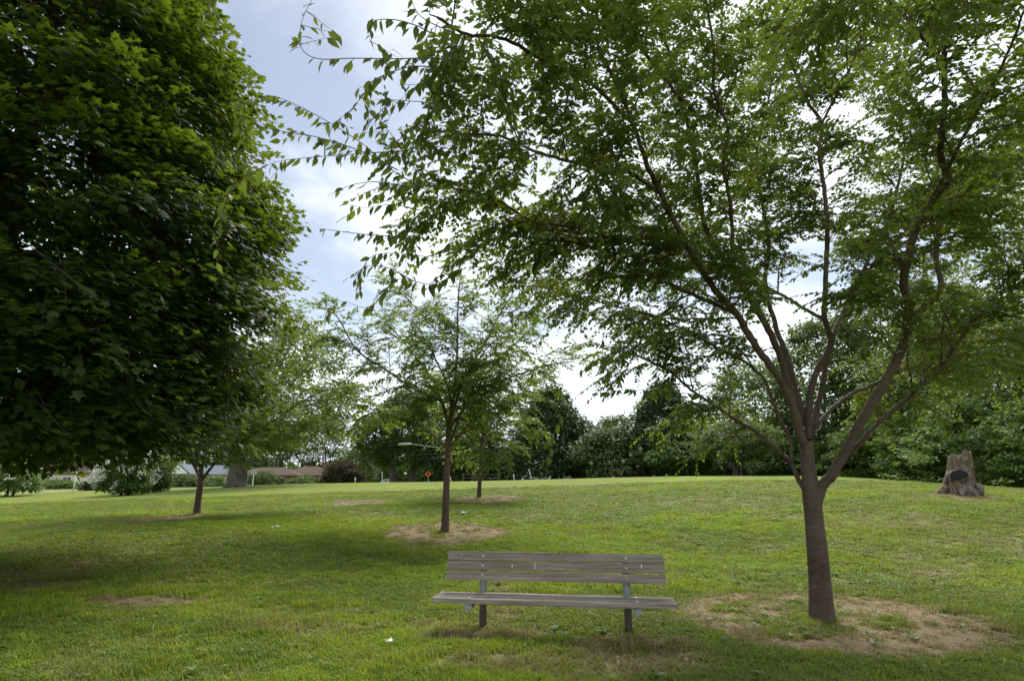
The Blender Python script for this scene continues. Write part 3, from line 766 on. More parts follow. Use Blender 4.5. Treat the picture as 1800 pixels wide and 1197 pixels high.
# ------------------------------------------------------------------ the big maple at the left
def maple():
    rg = np.random.default_rng(77)
    cx, cy = -9.1, 9.4; z0_ = hgt(cx, cy)
    root = empty('maple_tree', (cx, cy, z0_), 'huge dark maple with dense low crown filling the left side', 'tree')
    off = np.array(root.location)
    MB().tube([(0, 0, -.1), (0.02, 0, .5), (0, .03, 1.5), (.05, 0, 3), (0, 0, 6), (0, 0, 10), (0, 0, 12.5)], [.46, .36, .32, .30, .22, .10, .03], 14, wob=.05).build('trunk', M['grey_bark'], root, True)
    zs_ = np.array([2.1, 2.3, 2.6, 3.4, 4.4, 5.6, 7.2, 9.0, 10.8, 12.3, 13.2]); rs_ = np.array([2.9, 3.7, 4.0, 4.15, 4.25, 4.25, 4.15, 3.7, 2.7, 1.6, .3])
    # limbs
    tips = []
    for i in range(46):
        a = rg.uniform(0, 6.28); z1 = rg.uniform(3.0, 11.5); rr = np.interp(z1, zs_, rs_) * .82
        zb = max(1.2, z1 - rr * rg.uniform(.15, .6))
        e = np.array([math.cos(a) * rr, math.sin(a) * rr, z1]); b = np.array([0, 0, zb]); m = b * .5 + e * .5 + np.array([0, 0, .25])
        MB().tube(spline([b, m, e], 5), np.linspace(.09, .014, 11), 6, wob=.05, seed=i).build('limb', M['grey_bark'], root, True)
    # shoot-end clusters lapping over each other through the outer crown
    N = 8600
    nbg = 440; per_b = 12
    zb_ = zs_[0] + .15 + (zs_[-1] - zs_[0]) * rg.beta(1.05, 1.6, nbg); ab_ = rg.uniform(0, 6.283, nbg)
    dip = rg.normal(0, .45, (nbg, per_b)); sweep = rg.normal(0, .16, (nbg, per_b))
    back = rg.beta(1.0, 2.0, (nbg, per_b))
    rb_ = np.interp(zb_, zs_, rs_)
    zq = (zb_[:, None] + sweep * .8 - dip ** 2 * .45 + back * .30).ravel(); aq = (ab_[:, None] + dip / np.maximum(rb_, 1.0)[:, None]).ravel()
    fq = (1 - back * .30).ravel(); jut = np.repeat(rg.uniform(.80, 1.17, nbg), per_b)
    nf = 6800; N = len(zq) + nf
    z = np.concatenate([np.clip(zq, zs_[0], zs_[-1]), zs_[0] + (zs_[-1] - zs_[0]) * rg.beta(1.05, 1.6, nf)])
    a = np.concatenate([aq, rg.uniform(0, 6.283, nf)])
    R0 = np.interp(z, zs_, rs_)
    lump = 1 + .17 * (fbm(a * 2.0 + 9, z * .75, 61, 3) - .5) * 2 + .06 * (vnoise(a * 6, z * 2.2, 66) - .5)
    fr = np.concatenate([fq, .90 - rg.beta(1.1, 1.5, nf) * .62]); deep = np.r_[np.zeros(len(fq), bool), np.ones(nf, bool)]
    r = R0 * np.concatenate([jut * .6 + lump[:len(jut)] * .4, lump[len(jut):]]) * fr
    # facing the camera matters most: thin the hidden back of the crown
    vis = np.cos(a) * (-cx) + np.sin(a) * (-cy)
    kp = (vis > -3.0) | (rg.random(N) < np.where(np.arange(N) < len(zq), .22, .6))
    z, a, r, fr, deep = z[kp], a[kp], r[kp], fr[kp], deep[kp]; n = len(z)
    out = np.stack([np.cos(a), np.sin(a), np.zeros(n)], 1)
    base = np.array([0, 0, 1.0]) * z[:, None] + out * r[:, None]
    D = norm(out + np.array([0, 0, 1.0]) * (-.30 + .06 * (z - 4))[:, None] * np.ones((n, 1)) + rg.normal(0, .30, (n, 3)))
    nl = 16
    k_ = np.linspace(0, 1, nl)
    L = rg.uniform(.40, .80, n)
    H = norm(np.cross(D, np.array([0, 0, 1.0])))
    sd = rg.uniform(-1, 1, (n, nl, 1))
    pos = base[:, None] + D[:, None] * (L[:, None, None] * k_[None, :, None]) + H[:, None] * sd * (.26 * (1.05 - k_[None, :, None] * .6)) + rg.normal(0, .05, (n, nl, 3)) - np.array([0, 0, 1.0]) * (.10 * np.abs(sd))
    d = D[:, None] * .9 + H[:, None] * sd * .9 + np.array([0, 0, -.35]) + rg.normal(0, .18, (n, nl, 3))
    nr = np.array([0, 0, 1.0]) + out[:, None] * .55 + rg.normal(0, .28, (n, nl, 3))
    sz = rg.uniform(.085, .150, (n, nl))
    tone = np.clip(rg.normal(.28, .22, n) + .45 * smoothstep(.90, .99, fr), 0, 1)  # outermost shoots get a lighter tint: sunlit tips painted into the leaf colour
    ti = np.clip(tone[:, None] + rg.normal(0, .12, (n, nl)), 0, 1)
    pos, d, nr, sz, ti = pos.reshape(-1, 3), d.reshape(-1, 3), nr.reshape(-1, 3), sz.ravel(), ti.ravel()
    young = np.repeat(smoothstep(.92, .99, fr), nl)      # fresh shoots stand up at the tips
    d[:, 2] += .55 * young
    e = base + D * L[:, None]
    V, T = sticks_mesh('twigs', base - D * .5, e, np.full(n, .007), np.full(n, .002))
    tag(link('twigs', tri_mesh('twigs', V, T), M['grey_bark'], root), kind='stuff')
    x, y, zc = project(pos + off)
    inn = (x > 5) & (x < 1795) & (y > 5) & (y < 1190)
    # leaves nearest the camera in their own direction are the ones seen
    gi_ = (x // 24).astype(int) * 1000 + (y // 24).astype(int)
    best = {}
    for i in np.where(inn)[0]:
        j = best.get(gi_[i])
        if j is None or zc[i] < zc[j]: best[gi_[i]] = i
    idx = np.array(list(best.values())); idx = idx[np.argsort(zc[idx] - sz[idx] * 12)][:298]
    leaf_objects('maple', MAP_V, MAP_T, M['maple_leaf'], pos[idx] + off, d[idx], nr[idx], sz[idx] * 1.05, root)
    kk = np.ones(len(pos), bool); kk[idx] = False
    dp = np.repeat(deep, nl); k1, k2 = kk & ~dp, kk & dp
    tag(link('foliage', leaf_mesh('foliage', pos[k1], d[k1], nr[k1], sz[k1], ti[k1], MAP_V, MAP_T), M['maple_leaf'], root), kind='stuff')
    tag(link('inner_foliage', leaf_mesh('inner_foliage', pos[k2], d[k2], nr[k2], sz[k2] * 1.25, ti[k2], FAR_V, SIM_T), M['maple_leaf'], root), kind='stuff')
    print('maple leaves', len(pos))
maple()
# ------------------------------------------------------------------ trees round the edge of the park
PROF = {'round': ([0, .12, .35, .6, .82, .95, 1], [.45, .78, 1.0, .95, .68, .38, .08]),
        'cone': ([0, .06, .2, .45, .7, .9, 1], [.70, .95, 1.0, .82, .52, .24, .04]),
        'spread': ([0, .2, .45, .7, .88, 1], [.30, .70, 1.0, .92, .6, .12]),
        'shrub': ([0, .1, .4, .7, .9, 1], [.75, .95, 1.0, .85, .5, .1])}
def far_tree(name, label, base, Y, box, shape, leaf, bark, lsize, nclump, per, seed, trunks=((0, 0),), tr=.25, group=None, cat='tree', flat=.55, hollow=.5, blossom=None, sprays=False, depth=.9, lean=0.0, ground=False):
    """base: photo point of the trunk foot; box: crown extent in the photo (x0, y0, x1, y1) at distance Y"""
    rg = np.random.default_rng(seed)
    bx = P(base[0], base[1], Y); gz_ = hgt(bx[0], bx[1])
    root = empty(name, (bx[0], bx[1], gz_), label, cat, group)
    c0 = P(box[0], box[3], Y); c1 = P(box[2], box[1], Y)
    zlo = gz_ + .05 if ground else max(c0[2], gz_ + .05)
    zhi = c1[2]; hw = (c1[0] - c0[0]) / 2; xc = (c1[0] + c0[0]) / 2 - bx[0]
    pz, pr = PROF[shape]; H = zhi - zlo
    t = rg.beta(1.1, 1.25, nclump); a = rg.uniform(0, 6.283, nclump)
    prr = np.interp(t, pz, pr) * hw
    lump = 1 + .55 * (fbm(a * 1.3 + seed, t * 3.2, seed % 50, 3) - .5) * 2
    fr = 1 - rg.beta(1.0, 2.2, nclump) * hollow
    r = prr * lump * fr
    cen = np.stack([xc * (.25 + .75 * np.clip(t * 2, 0, 1)) + np.cos(a) * r, np.sin(a) * r * depth, zlo - gz_ + t * H + rg.normal(0, .02, nclump) * H], 1)
    lsize = lsize * .74; per = int(per * 1.5)
    rc = lsize * rg.uniform(1.9, 4.3, nclump)
    q = rg.normal(0, 1, (nclump, per, 3)); q = norm(q) * rg.random((nclump, per, 1)) ** .45
    q[..., 2] *= flat
    pos = cen[:, None] + q * rc[:, None, None]
    outd = norm(np.stack([np.cos(a), np.sin(a), .25 + 0 * a], 1))
    d = outd[:, None] * (.9 if sprays else .5) + q * .8 + np.array([0, 0, -.3]) + rg.normal(0, .35, (nclump, per, 3))
    nr = np.array([0, 0, 1.0]) * .9 + outd[:, None] * .5 + q * .5 + rg.normal(0, .4, (nclump, per, 3))
    sz = lsize * rg.uniform(.6, 1.35, (nclump, per))
    ti = np.clip(rg.normal(.42, .25, nclump)[:, None] + rg.normal(0, .15, (nclump, per)), 0, 1)
    pos, d, nr, sz, ti = pos.reshape(-1, 3), d.reshape(-1, 3), nr.reshape(-1, 3), sz.ravel(), ti.ravel()
    kk = pos[:, 2] > .03
    tag(link('crown' if cat == 'tree' else 'foliage', leaf_mesh('crown', pos[kk], d[kk], nr[kk], sz[kk], ti[kk], FAR_V, SIM_T), leaf, root), kind='stuff')
    if blossom:
        nb, bs = blossom
        i = rg.choice(np.where(fr > .72)[0], nb)
        bp = cen[i] + norm(np.stack([np.cos(a[i]), np.sin(a[i]), .6 + 0 * a[i]], 1)) * rc[i, None] * 1.25
        bq = rg.normal(0, 1, (nb, 22, 3)); bq[..., 2] *= 1.2
        bp = bp[:, None] + bq * bs * .30
        m = nb * 22
        tag(link('blossom', leaf_mesh('blossom', bp.reshape(-1, 3), rg.normal(0, 1, (m, 3)), rg.normal(0, 1, (m, 3)), np.full(m, bs * .5), rg.random(m), SIM_V, SIM_T), M['blossom'], root), kind='stuff')
    top = zlo - gz_ + H * .75
    for j, (dx, dy) in enumerate(trunks):
        b = np.array([dx, dy, -.15]); m = np.array([dx * 1.3 + lean * .3, dy, (zlo - gz_) * .8 + .3]); e = np.array([xc + dx * 2.5 + lean, dy * 2.5, top])
        pts = spline([b, (b + m) / 2 + np.array([.03 * tr, 0, 0]), m, (m + e) / 2, e], 4)
        rr = np.interp(np.linspace(0, 1, len(pts)), [0, .05, .3, .6, 1], [tr * 1.45, tr * 1.1, tr * .88, tr * .5, tr * .12])
        MB().tube(pts, rr, 9, wob=.06, seed=seed + j).build('trunk', bark, root, True)
        for w in range(5):
            i = rg.integers(nclump); s_ = pts[rg.integers(len(pts) // 3, len(pts) - 3)]
            mid = (s_ + cen[i]) / 2 + np.array([0, 0, .05 * H])
            MB().tube(spline([s_, mid, cen[i]], 3), np.linspace(tr * .32, tr * .06, 7), 5).build('limb', bark, root, True)
    return root
FD, DK, PA, WD, OL = M['far_leaf'], M['dark_leaf'], M['pale_leaf'], M['wood_leaf'], M['olive_leaf']
GB, DB, OB = M['grey_bark'], M['dark_bark'], M['old_bark']
GR = 'trees round the edge of the park'
far_tree('oak_tree', 'very old thick-trunked tree at the far left with airy pale crown', (415, 856), 44, (385, 575, 640, 790), 'round', PA, OB, .34, 420, 24, 101, tr=.72, group=GR, hollow=.7)
far_tree('street_tree', 'dark spreading tree behind the brown-roofed brick house', (462, 852), 112, (415, 735, 530, 840), 'spread', FD, DB, .55, 240, 24, 102, tr=.30, group=GR)
far_tree('street_tree', 'green tree to the right of the brown-roofed brick house', (575, 850), 116, (520, 728, 612, 846), 'round', FD, DB, .6, 260, 24, 103, tr=.3, group=GR)
far_tree('maple_shrub', 'bronze-leaved low tree at the end of the brick house', (602, 852), 72, (565, 812, 640, 848), 'shrub', M['red_leaf'], DB, .36, 170, 24, 104, trunks=((0, 0), (.4, 0)), tr=.1, group=GR, ground=True)
far_tree('street_tree', 'hazy light green tree just left of the twin-trunk tree', (622, 850), 105, (590, 790, 662, 846), 'round', PA, DB, .6, 160, 24, 105, tr=.25, group=GR)
far_tree('park_tree', 'tall twin-trunk tree behind the wires, left of the orange sign', (705, 846), 58, (634, 690, 790, 816), 'round', FD, GB, .42, 520, 24, 106, trunks=((-.75, 0), (.85, .6)), tr=.42, group=GR)
far_tree('park_tree', 'dark tree directly behind the smaller young tree', (822, 846), 56, (765, 735, 892, 832), 'cone', DK, DB, .42, 380, 24, 107, tr=.36, group=GR)
far_tree('park_tree', 'broad dark conical tree in front of the cream house', (975, 843), 54, (888, 682, 1046, 834), 'cone', DK, DB, .40, 640, 24, 108, tr=.42, group=GR)
far_tree('park_tree', 'lower dark tree between the conical tree and the flowering tree', (1021, 843), 58, (980, 745, 1062, 836), 'round', DK, DB, .42, 240, 24, 109, tr=.36, group=GR)
far_tree('street_tree', 'distant blue-green treetop behind the flowering tree', (1085, 845), 112, (1040, 730, 1130, 840), 'round', FD, DB, .7, 240, 24, 110, tr=.3, group=GR)
far_tree('dogwood_tree', 'rounded olive-green tree with creamy flower clusters', (1072, 843), 50, (1012, 758, 1142, 838), 'shrub', OL, DB, .34, 400, 24, 111, trunks=((0, 0), (.5, .2), (-.4, .1)), tr=.14, group=GR, blossom=(90, .2))
far_tree('park_tree', 'tall dark tree standing right of the flowering tree', (1160, 842), 50, (1098, 676, 1240, 828), 'cone', DK, DB, .38, 520, 24, 112, tr=.36, group=GR)
far_tree('park_tree', 'light green layered small tree in front of the tall dark one', (1205, 838), 47, (1130, 778, 1262, 832), 'spread', WD, DB, .30, 260, 24, 113, trunks=((0, 0), (.35, .1)), tr=.12, group=GR, sprays=True, flat=.3)
far_tree('dogwood_tree', 'small wide tree with bare pale forking stems on the crest', (1297, 837), 43, (1228, 742, 1366, 808), 'spread', PA, OB, .26, 300, 24, 114, trunks=((-.22, 0), (0, .12), (.25, 0)), tr=.085, group=GR, hollow=.8, flat=.35)
far_tree('wood_tree', 'first tree of the right-hand wood, behind the small wide tree', (1330, 838), 58, (1240, 640, 1420, 842), 'round', WD, DB, .42, 520, 24, 115, tr=.3, group=GR, ground=True)
far_tree('wood_tree', 'dark tree of the wood showing between the near tree limbs', (1450, 838), 52, (1370, 560, 1540, 842), 'round', FD, DB, .42, 620, 24, 116, tr=.32, group=GR, ground=True)
far_tree('wood_tree', 'tallest dark tree of the wood, left of the tree stump', (1570, 845), 47, (1475, 480, 1670, 850), 'round', FD, DB, .40, 760, 24, 117, tr=.36, group=GR, ground=True)
far_tree('wood_tree', 'tree of the wood rising directly behind the tree stump', (1690, 850), 39, (1580, 520, 1800, 850), 'round', WD, DB, .34, 760, 24, 118, tr=.34, group=GR, ground=True)
far_tree('wood_tree', 'bright yellow-green tall tree at the right edge', (1815, 862), 34, (1690, 350, 1960, 800), 'round', M['lime_leaf'], DB, .28, 900, 24, 119, tr=.34, group=GR)
far_tree('wood_tree', 'tree of the wood at the far right beyond the stump', (1860, 868), 31, (1740, 560, 2000, 866), 'round', WD, DB, .28, 760, 24, 120, tr=.3, group=GR, ground=True)
# boughs and bushes along the foot of the wood
US = 'bushes along the foot of the wood'
for i, (px, Y, x0, y0, x1, lab, m) in enumerate([
    (1395, 50, 1340, 770, 1450, 'dark leafy bush at the wood edge behind the near trunk', FD), (1480, 46, 1425, 775, 1545, 'leafy bush at the wood edge right of the near trunk', FD),
    (1555, 42, 1470, 735, 1640, 'leafy dark bush midway along the wood edge', WD), (1640, 37, 1560, 725, 1720, 'low spreading bush at the left of the tree stump', WD),
    (1735, 31, 1620, 690, 1850, 'arching light green bush behind the tree stump', WD), (1810, 29, 1715, 715, 1910, 'dark bush at the right of the tree stump', FD),
    (1870, 26, 1770, 690, 1990, 'leafy bush at the far right end of the wood edge', WD), (1235, 56, 1180, 790, 1300, 'dark bush at the left end of the wood edge', DK)]):
    far_tree('wood_bush', lab, (px, 850), Y, (x0, y0, x1, 852), 'shrub', m, DB, .007 * Y, 300, 24, 140 + i, trunks=((0, 0), (.3, .1)), tr=.06, group=US, cat='bush', sprays=True, flat=.35, ground=True)
# flowering bushes and verge planting at the left
BL = 'white-flowering bushes at the left edge of the park'
far_tree('crape_myrtle', 'white-flowering bush on two dark stems on the left lawn', (216, 872), 37, (182, 812, 262, 861), 'shrub', WD, DB, .20, 260, 24, 160, trunks=((-.12, 0), (.2, .1)), tr=.09, group=BL, cat='bush', blossom=(34, .42))
far_tree('crape_myrtle', 'white-flowering bush behind, beside the white fence', (252, 866), 41, (225, 806, 300, 858), 'shrub', PA, DB, .22, 240, 24, 161, trunks=((0, 0), (.25, .1)), tr=.08, group=BL, cat='bush', blossom=(32, .42))
far_tree('crape_myrtle', 'white-flowering bush at the extreme left under the maple', (12, 872), 42, (-40, 812, 58, 862), 'shrub', WD, DB, .22, 240, 24, 162, trunks=((0, 0), (.3, .1)), tr=.09, group=BL, cat='bush', blossom=(26, .42))
far_tree('garden_bush', 'low reddish bush beyond the pavement at the left', (163, 864), 52, (148, 846, 182, 866), 'shrub', M['red_leaf'], DB, .2, 90, 22, 163, tr=.05, group='garden bushes across the street', cat='bush', ground=True)
far_tree('garden_bush', 'long low hedge bush left of the reddish bush', (95, 858), 60, (62, 846, 132, 860), 'shrub', FD, DB, .26, 120, 22, 164, tr=.05, group='garden bushes across the street', cat='bush', ground=True)
far_tree('garden_bush', 'brownish rounded bush in front of the grey-roofed house', (330, 856), 66, (296, 836, 352, 857), 'shrub', OL, DB, .26, 130, 22, 165, tr=.05, group='garden bushes across the street', cat='bush', ground=True)
far_tree('garden_bush', 'clipped green bush under the brick house bay windows', (527, 852), 84, (508, 838, 562, 853), 'shrub', FD, DB, .3, 110, 22, 166, tr=.05, group='garden bushes across the street', cat='bush', ground=True)
far_tree('garden_bush', 'dark bush against the brick house side wall', (490, 852), 90, (472, 836, 500, 853), 'shrub', DK, DB, .3, 80, 22, 167, tr=.05, group='garden bushes across the street', cat='bush', ground=True)
far_tree('garden_bush', 'tall green bush standing between the two brick houses', (462, 852), 86, (440, 826, 484, 853), 'shrub', FD, DB, .3, 120, 22, 168, tr=.05, group='garden bushes across the street', cat='bush', ground=True)
far_tree('garden_bush', 'light green bush under the pinkish brick house windows', (372, 854), 80, (350, 838, 398, 856), 'shrub', WD, DB, .28, 110, 22, 169, tr=.05, group='garden bushes across the street', cat='bush', ground=True)
for i, (x0, y0, x1, Y, lab) in enumerate([(-60, 745, 70, 95, 'leftmost distant tree seen under the maple crown'), (55, 770, 170, 100, 'distant tree behind the long low hedge bush'), (150, 750, 300, 105, 'distant tree behind the white-flowering bushes'),
        (270, 740, 400, 118, 'distant dark tree behind the grey-roofed house'), (380, 730, 480, 122, 'distant tree behind the old thick trunk'), (640, 770, 770, 118, 'distant tree behind the twin trunks'),
        (770, 780, 900, 120, 'distant tree behind the smaller young tree'), (880, 770, 1000, 122, 'distant tree behind the cream house')]):
    far_tree('distant_tree', lab, ((x0 + x1) / 2, 850), Y, (x0, y0, x1, 850), 'round', (FD, DK, FD)[i % 3], DB, .95, 190, 20, 180 + i, tr=.3, group='distant trees beyond the street', ground=True)

# beyond the street the gaps close up with greenery nobody could count
rg = np.random.default_rng(404)
n = 15000
fx = rg.uniform(-170, 150, n); fy = 128 + rg.normal(0, 2.5, n)
top = 3.2 + 3.5 * fbm(fx * .09, fx * 0, 91, 4)
fz = height(fx, fy) + top * rg.random(n) ** .8
pos = np.stack([fx, fy, fz], 1)
tag(link('far_wood', leaf_mesh('far_wood', pos, rg.normal(0, 1, (n, 3)), rg.normal(0, .6, (n, 3)) + np.array([0, -.4, .8]), rg.uniform(.8, 1.6, n), np.clip(fbm(fx * .3, fz * .5, 95, 3) + rg.normal(0, .1, n), 0, 1), FAR_V, SIM_T), FD), 'low belt of distant greenery closing the gaps under the far trees', 'greenery', kind='stuff')

# ------------------------------------------------------------------ street, pavement
def ribbon(name, pts, w, mat, h=0.0, z=.004):
    p = resample(spline(np.array([[x, y, 0] for x, y in pts], float), 8), 1.0)[0]
    T = norm(np.gradient(p, axis=0)); s = np.stack([-T[:, 1], T[:, 0], 0 * T[:, 0]], 1)
    a, b = p + s * w / 2, p - s * w / 2
    for q in (a, b): q[:, 2] = height(q[:, 0], q[:, 1]) + z + h
    n = len(p); lo = np.array([0, 0, h + .25])
    V = np.concatenate([a, b, a - lo, b - lo])
    Fc = []
    for i in range(n - 1):
        Fc += [(i, i + 1, n + i + 1, n + i), (2 * n + i, 2 * n + i + 1, i + 1, i), (n + i, n + i + 1, 3 * n + i + 1, 3 * n + i)]
    return tag(MB().add(V, Fc).build(name, mat), kind='structure')
M['concrete'] = plain('concrete', (.42, .40, .36), .9, .15, var=.18, scale=1.2)
M['asphalt'] = plain('asphalt', (.055, .055, .057), .9, .2, var=.3, scale=2)
a_, b_, c_ = P(-150, 871, 44), P(60, 868, 49), P(330, 858, 58)
ribbon('pavement', [(-70, a_[1] - 6), (a_[0], a_[1]), (b_[0], b_[1]), (c_[0], c_[1]), (-10, 66), (20, 70)], 1.5, M['concrete'], .02)
ribbon('street', [(-90, 60), (-45, 66), (-10, 74), (30, 79), (80, 84)], 7.0, M['asphalt'], 0, .012)

# ------------------------------------------------------------------ houses across the street
M['brick'] = None
k = NT('brick_wall')
bt = k.n('ShaderNodeTexBrick', {'Scale': 4.0, 'Color1': (.22, .085, .060), 'Color2': (.16, .060, .045), 'Mortar': (.30, .27, .24), 'Mortar Size': .012})
k.set(bt, 'Vector', k.scaled((1, 1, 1), (R(90), 0, 0)))
M['brick'] = k.fin(k.bsdf(bt.outputs[0], .85, .2))
M['pink_brick'] = plain('pink_brick', (.30, .15, .115), .85, .2, var=.15)
M['cream'] = plain('cream_siding', (.66, .62, .54), .7, .2, var=.08)
M['white_paint'] = plain('white_paint', (.78, .78, .76), .5, .3, var=.06)
M['brown_roof'] = plain('brown_shingle', (.105, .072, .056), .9, .15, var=.3, scale=5)
M['grey_roof'] = plain('grey_shingle', (.16, .185, .215), .9, .15, var=.25, scale=5)
M['glass'] = plain('window_glass', (.03, .035, .045), .08, .6, var=.2)
def house(name, label, x, y, rz, w, d, h, rh, wall, roof, wins, over=.35, gable=False, chimney=None, bay=None):
    z = hgt(x, y)
    root = empty(name, (x, y, z - .1), label, 'house', 'houses across the street', rz)
    MB().box((0, 0, h / 2), (w, d, h)).build('wall', wall, root)
    o = over; ho = h + .002
    if gable:                          # gable end to the front
        V = [(-w / 2 - o, -d / 2 - o, ho), (w / 2 + o, -d / 2 - o, ho), (0, -d / 2 - o, h + rh), (-w / 2 - o, d / 2 + o, ho), (w / 2 + o, d / 2 + o, ho), (0, d / 2 + o, h + rh)]
        rf = MB().add(V, [(0, 2, 5, 3), (1, 4, 5, 2), (0, 3, 4, 1), (3, 5, 4), (0, 1, 2)]).build('roof', roof, root)
        MB().prism([(-w / 2 + .1, ho + .12), (w / 2 - .1, ho + .12), (0, h + rh - .25)], -d / 2 - o - .05, -d / 2 - o - .004).build('gable', M['white_paint'], root)
    else:                              # hipped
        r = min(d / 2 + o, w / 2) * .92
        V = [(-w / 2 - o, -d / 2 - o, ho), (w / 2 + o, -d / 2 - o, ho), (w / 2 + o, d / 2 + o, ho), (-w / 2 - o, d / 2 + o, ho), (-w / 2 - o + r, 0, h + rh), (w / 2 + o - r, 0, h + rh)]
        V += [(x_, y_, z_ - .18) for x_, y_, z_ in V[:4]]
        rf = MB().add(V, [(0, 1, 5, 4), (1, 2, 5), (2, 3, 4, 5), (3, 0, 4), (6, 7, 1, 0), (7, 8, 2, 1), (8, 9, 3, 2), (9, 6, 0, 3), (9, 8, 7, 6)]).build('roof', roof, root)
    if chimney: MB().box((chimney[0], chimney[1], h + rh * .8), (.8, .6, 2.0)).build('chimney', wall, rf)
    for (wx, wz, ww, wh, dr_) in wins:
        f = MB().box((wx, -d / 2 - .02, wz), (ww + .24, .10, wh + .24)).build('door' if dr_ else 'window', M['white_paint'], root)
        if not dr_:
            for q in range(max(1, round(ww / .7))):
                nq = max(1, round(ww / .7)); pw = ww / nq
                MB().box((wx - ww / 2 + pw * (q + .5), -d / 2 - .075, wz), (pw - .07, .03, wh)).build('pane', M['glass'], f)
        else: MB().box((wx, -d / 2 - .08, wz), (ww, .04, wh)).build('door_leaf', M['brown_roof'], f)
    if bay:
        bx_, bw = bay
        f = MB().prism([(-bw / 2, .5), (bw / 2, .5), (bw / 2, 2.4), (-bw / 2, 2.4)], -d / 2 - .8, -d / 2 - .003)
        f.v[-1][:, 0] += bx_
        b_ = f.build('bay_window', M['white_paint'], root)
        for q in range(3): MB().box((bx_ + (q - 1) * bw / 3, -d / 2 - .82, 1.6), (bw / 3 - .12, .04, 1.2)).build('pane', M['glass'], b_)
    return root
def hpos(px, Y): q = P(px, 850, Y); return q[0], q[1]
x, y = hpos(545, 100); house('brick_house', 'low brick house with brown hipped roof and white bay windows', x, y, R(4), 9.5, 8, 2.6, 1.5, M['brick'], M['brown_roof'], [(-3.2, 1.7, 1.6, 1.3, 0), (3.4, 1.7, 1.6, 1.3, 0), (.2, 1.2, .95, 2.1, 1)], bay=(-.9, 1.9), chimney=(2, 1))
x, y = hpos(475, 96); house('brick_house', 'dark brick house with tan roof behind the grey rectangular sign', x, y, R(6), 10, 7, 2.5, 1.3, M['brick'], M['brown_roof'], [(-2.5, 1.6, 1.2, 1.2, 0), (1.5, 1.6, 1.2, 1.2, 0)])
x, y = hpos(373, 98); house('brick_house', 'pinkish brick house behind the leaning young tree', x, y, R(8), 9.0, 7, 2.7, 1.5, M['pink_brick'], M['grey_roof'], [(-2.6, 1.6, 1.8, 1.3, 0), (1.2, 1.6, 1.8, 1.3, 0), (3.6, 1.15, .95, 2.1, 1)])
x, y = hpos(324, 92); house('cottage', 'small white-gabled house with blue-grey roof and chimney', x, y, R(10), 3.4, 6, 2.4, 1.7, M['cream'], M['grey_roof'], [(-.6, 1.2, .9, 1.1, 0), (.75, 1.2, .6, 1.1, 0)], gable=True, chimney=(-.8, 0))
x, y = hpos(1005, 78); house('cream_house', 'long cream house with dark windows behind the conical tree', x, y, R(-4), 13, 7, 3.3, 1.5, M['cream'], M['grey_roof'], [(-4.9, 2.3, 1.5, 1.2, 0), (-1.6, 2.3, 1.3, 1.2, 0), (.9, 2.3, 1.0, 1.2, 0), (3.9, 2.3, .9, 1.2, 0)])
x, y = hpos(1150, 74); house('cream_house', 'small cream outbuilding glimpsed under the tall dark tree', x, y, R(-6), 3.2, 4, 2.8, 1.0, M['cream'], M['grey_roof'], [(-.8, 1.9, .8, 1.0, 0), (.8, 1.9, .8, 1.0, 0)])
x, y = hpos(100, 96); house('cream_house', 'pale house mostly hidden under the maple crown at the left', x, y, R(12), 11, 7, 2.8, 1.9, M['cream'], M['brown_roof'], [(-3, 1.6, 1.2, 1.2, 0), (0, 1.6, 1.2, 1.2, 0), (3, 1.6, 1.2, 1.2, 0)])

# ------------------------------------------------------------------ signs, poles, wires, fence, car
M['galv'] = plain('galvanised_metal', (.36, .37, .38), .5, .4, .5, var=.15)
M['orange'] = plain('sign_orange', (.85, .20, .02), .5, .3, var=.05)
M['black'] = plain('sign_black', (.02, .02, .02), .6, .3, var=.1)
M['sign_green'] = plain('sign_green', (.02, .26, .13), .5, .3, var=.08)
M['pole_wood'] = bark_mat('pole_wood', (.12, .10, .085), (.19, .165, .14), (.24, .21, .18), .6, .2)
def post_at(px, Y, name, label, cat, group=None, rz=0.0):
    q = P(px, 850, Y); z = hgt(q[0], q[1])
    return empty(name, (q[0], q[1], z), label, cat, group, rz), z
def zat(px, py, Y, z): return P(px, py, Y)[2] - z
Y = 54; t, z = post_at(752, Y, 'road_sign', 'orange diamond road-work sign on a post left of the young tree', 'road sign')
zc = zat(752, 833, Y, z); MB().box((0, .05, zc / 2), (.07, .05, zc + .2)).build('post', M['galv'], t)
s_ = .27
pl_ = MB().prism([(0, zc - s_ * 1.1), (s_ * 1.1, zc), (0, zc + s_ * 1.1), (-s_ * 1.1, zc)], -.012, .012).build('sign_plate', M['orange'], t)
MB().prism([(-.12, zc - .15), (-.02, zc - .04), (.04, zc - .16), (.11, zc - .15), (.05, zc + .02), (.13, zc - .02), (.14, zc + .03), (.05, zc + .10), (.03, zc + .17), (-.05, zc + .17), (-.06, zc + .08), (-.12, zc + .0)], -.018, -.0125).build('symbol', M['black'], pl_)
Y = 60; t, z = post_at(397, Y, 'street_sign', 'green street-name sign on a tall post by the old trunk', 'street sign', rz=R(12))
zc = zat(397, 822, Y, z); MB().tube([(0, 0, 0), (0, 0, zc + .1)], .04, 8).build('post', M['galv'], t)
MB().box((0, -.06, zc), (.85, .02, .24), bev=.008).build('name_plate', M['sign_green'], t)
MB().box((.06, -.06, zc - .42), (.55, .02, .5), bev=.008).build('lower_plate', M['glass'] if 0 else M['galv'], t)
Y = 52; t, z = post_at(444, Y, 'road_sign', 'back of a grey rectangular sign on a white post right of the old trunk', 'road sign')
zc = zat(444, 829, Y, z); MB().box((-.0, .03, zc / 2), (.07, .05, zc)).build('post', M['white_paint'], t)
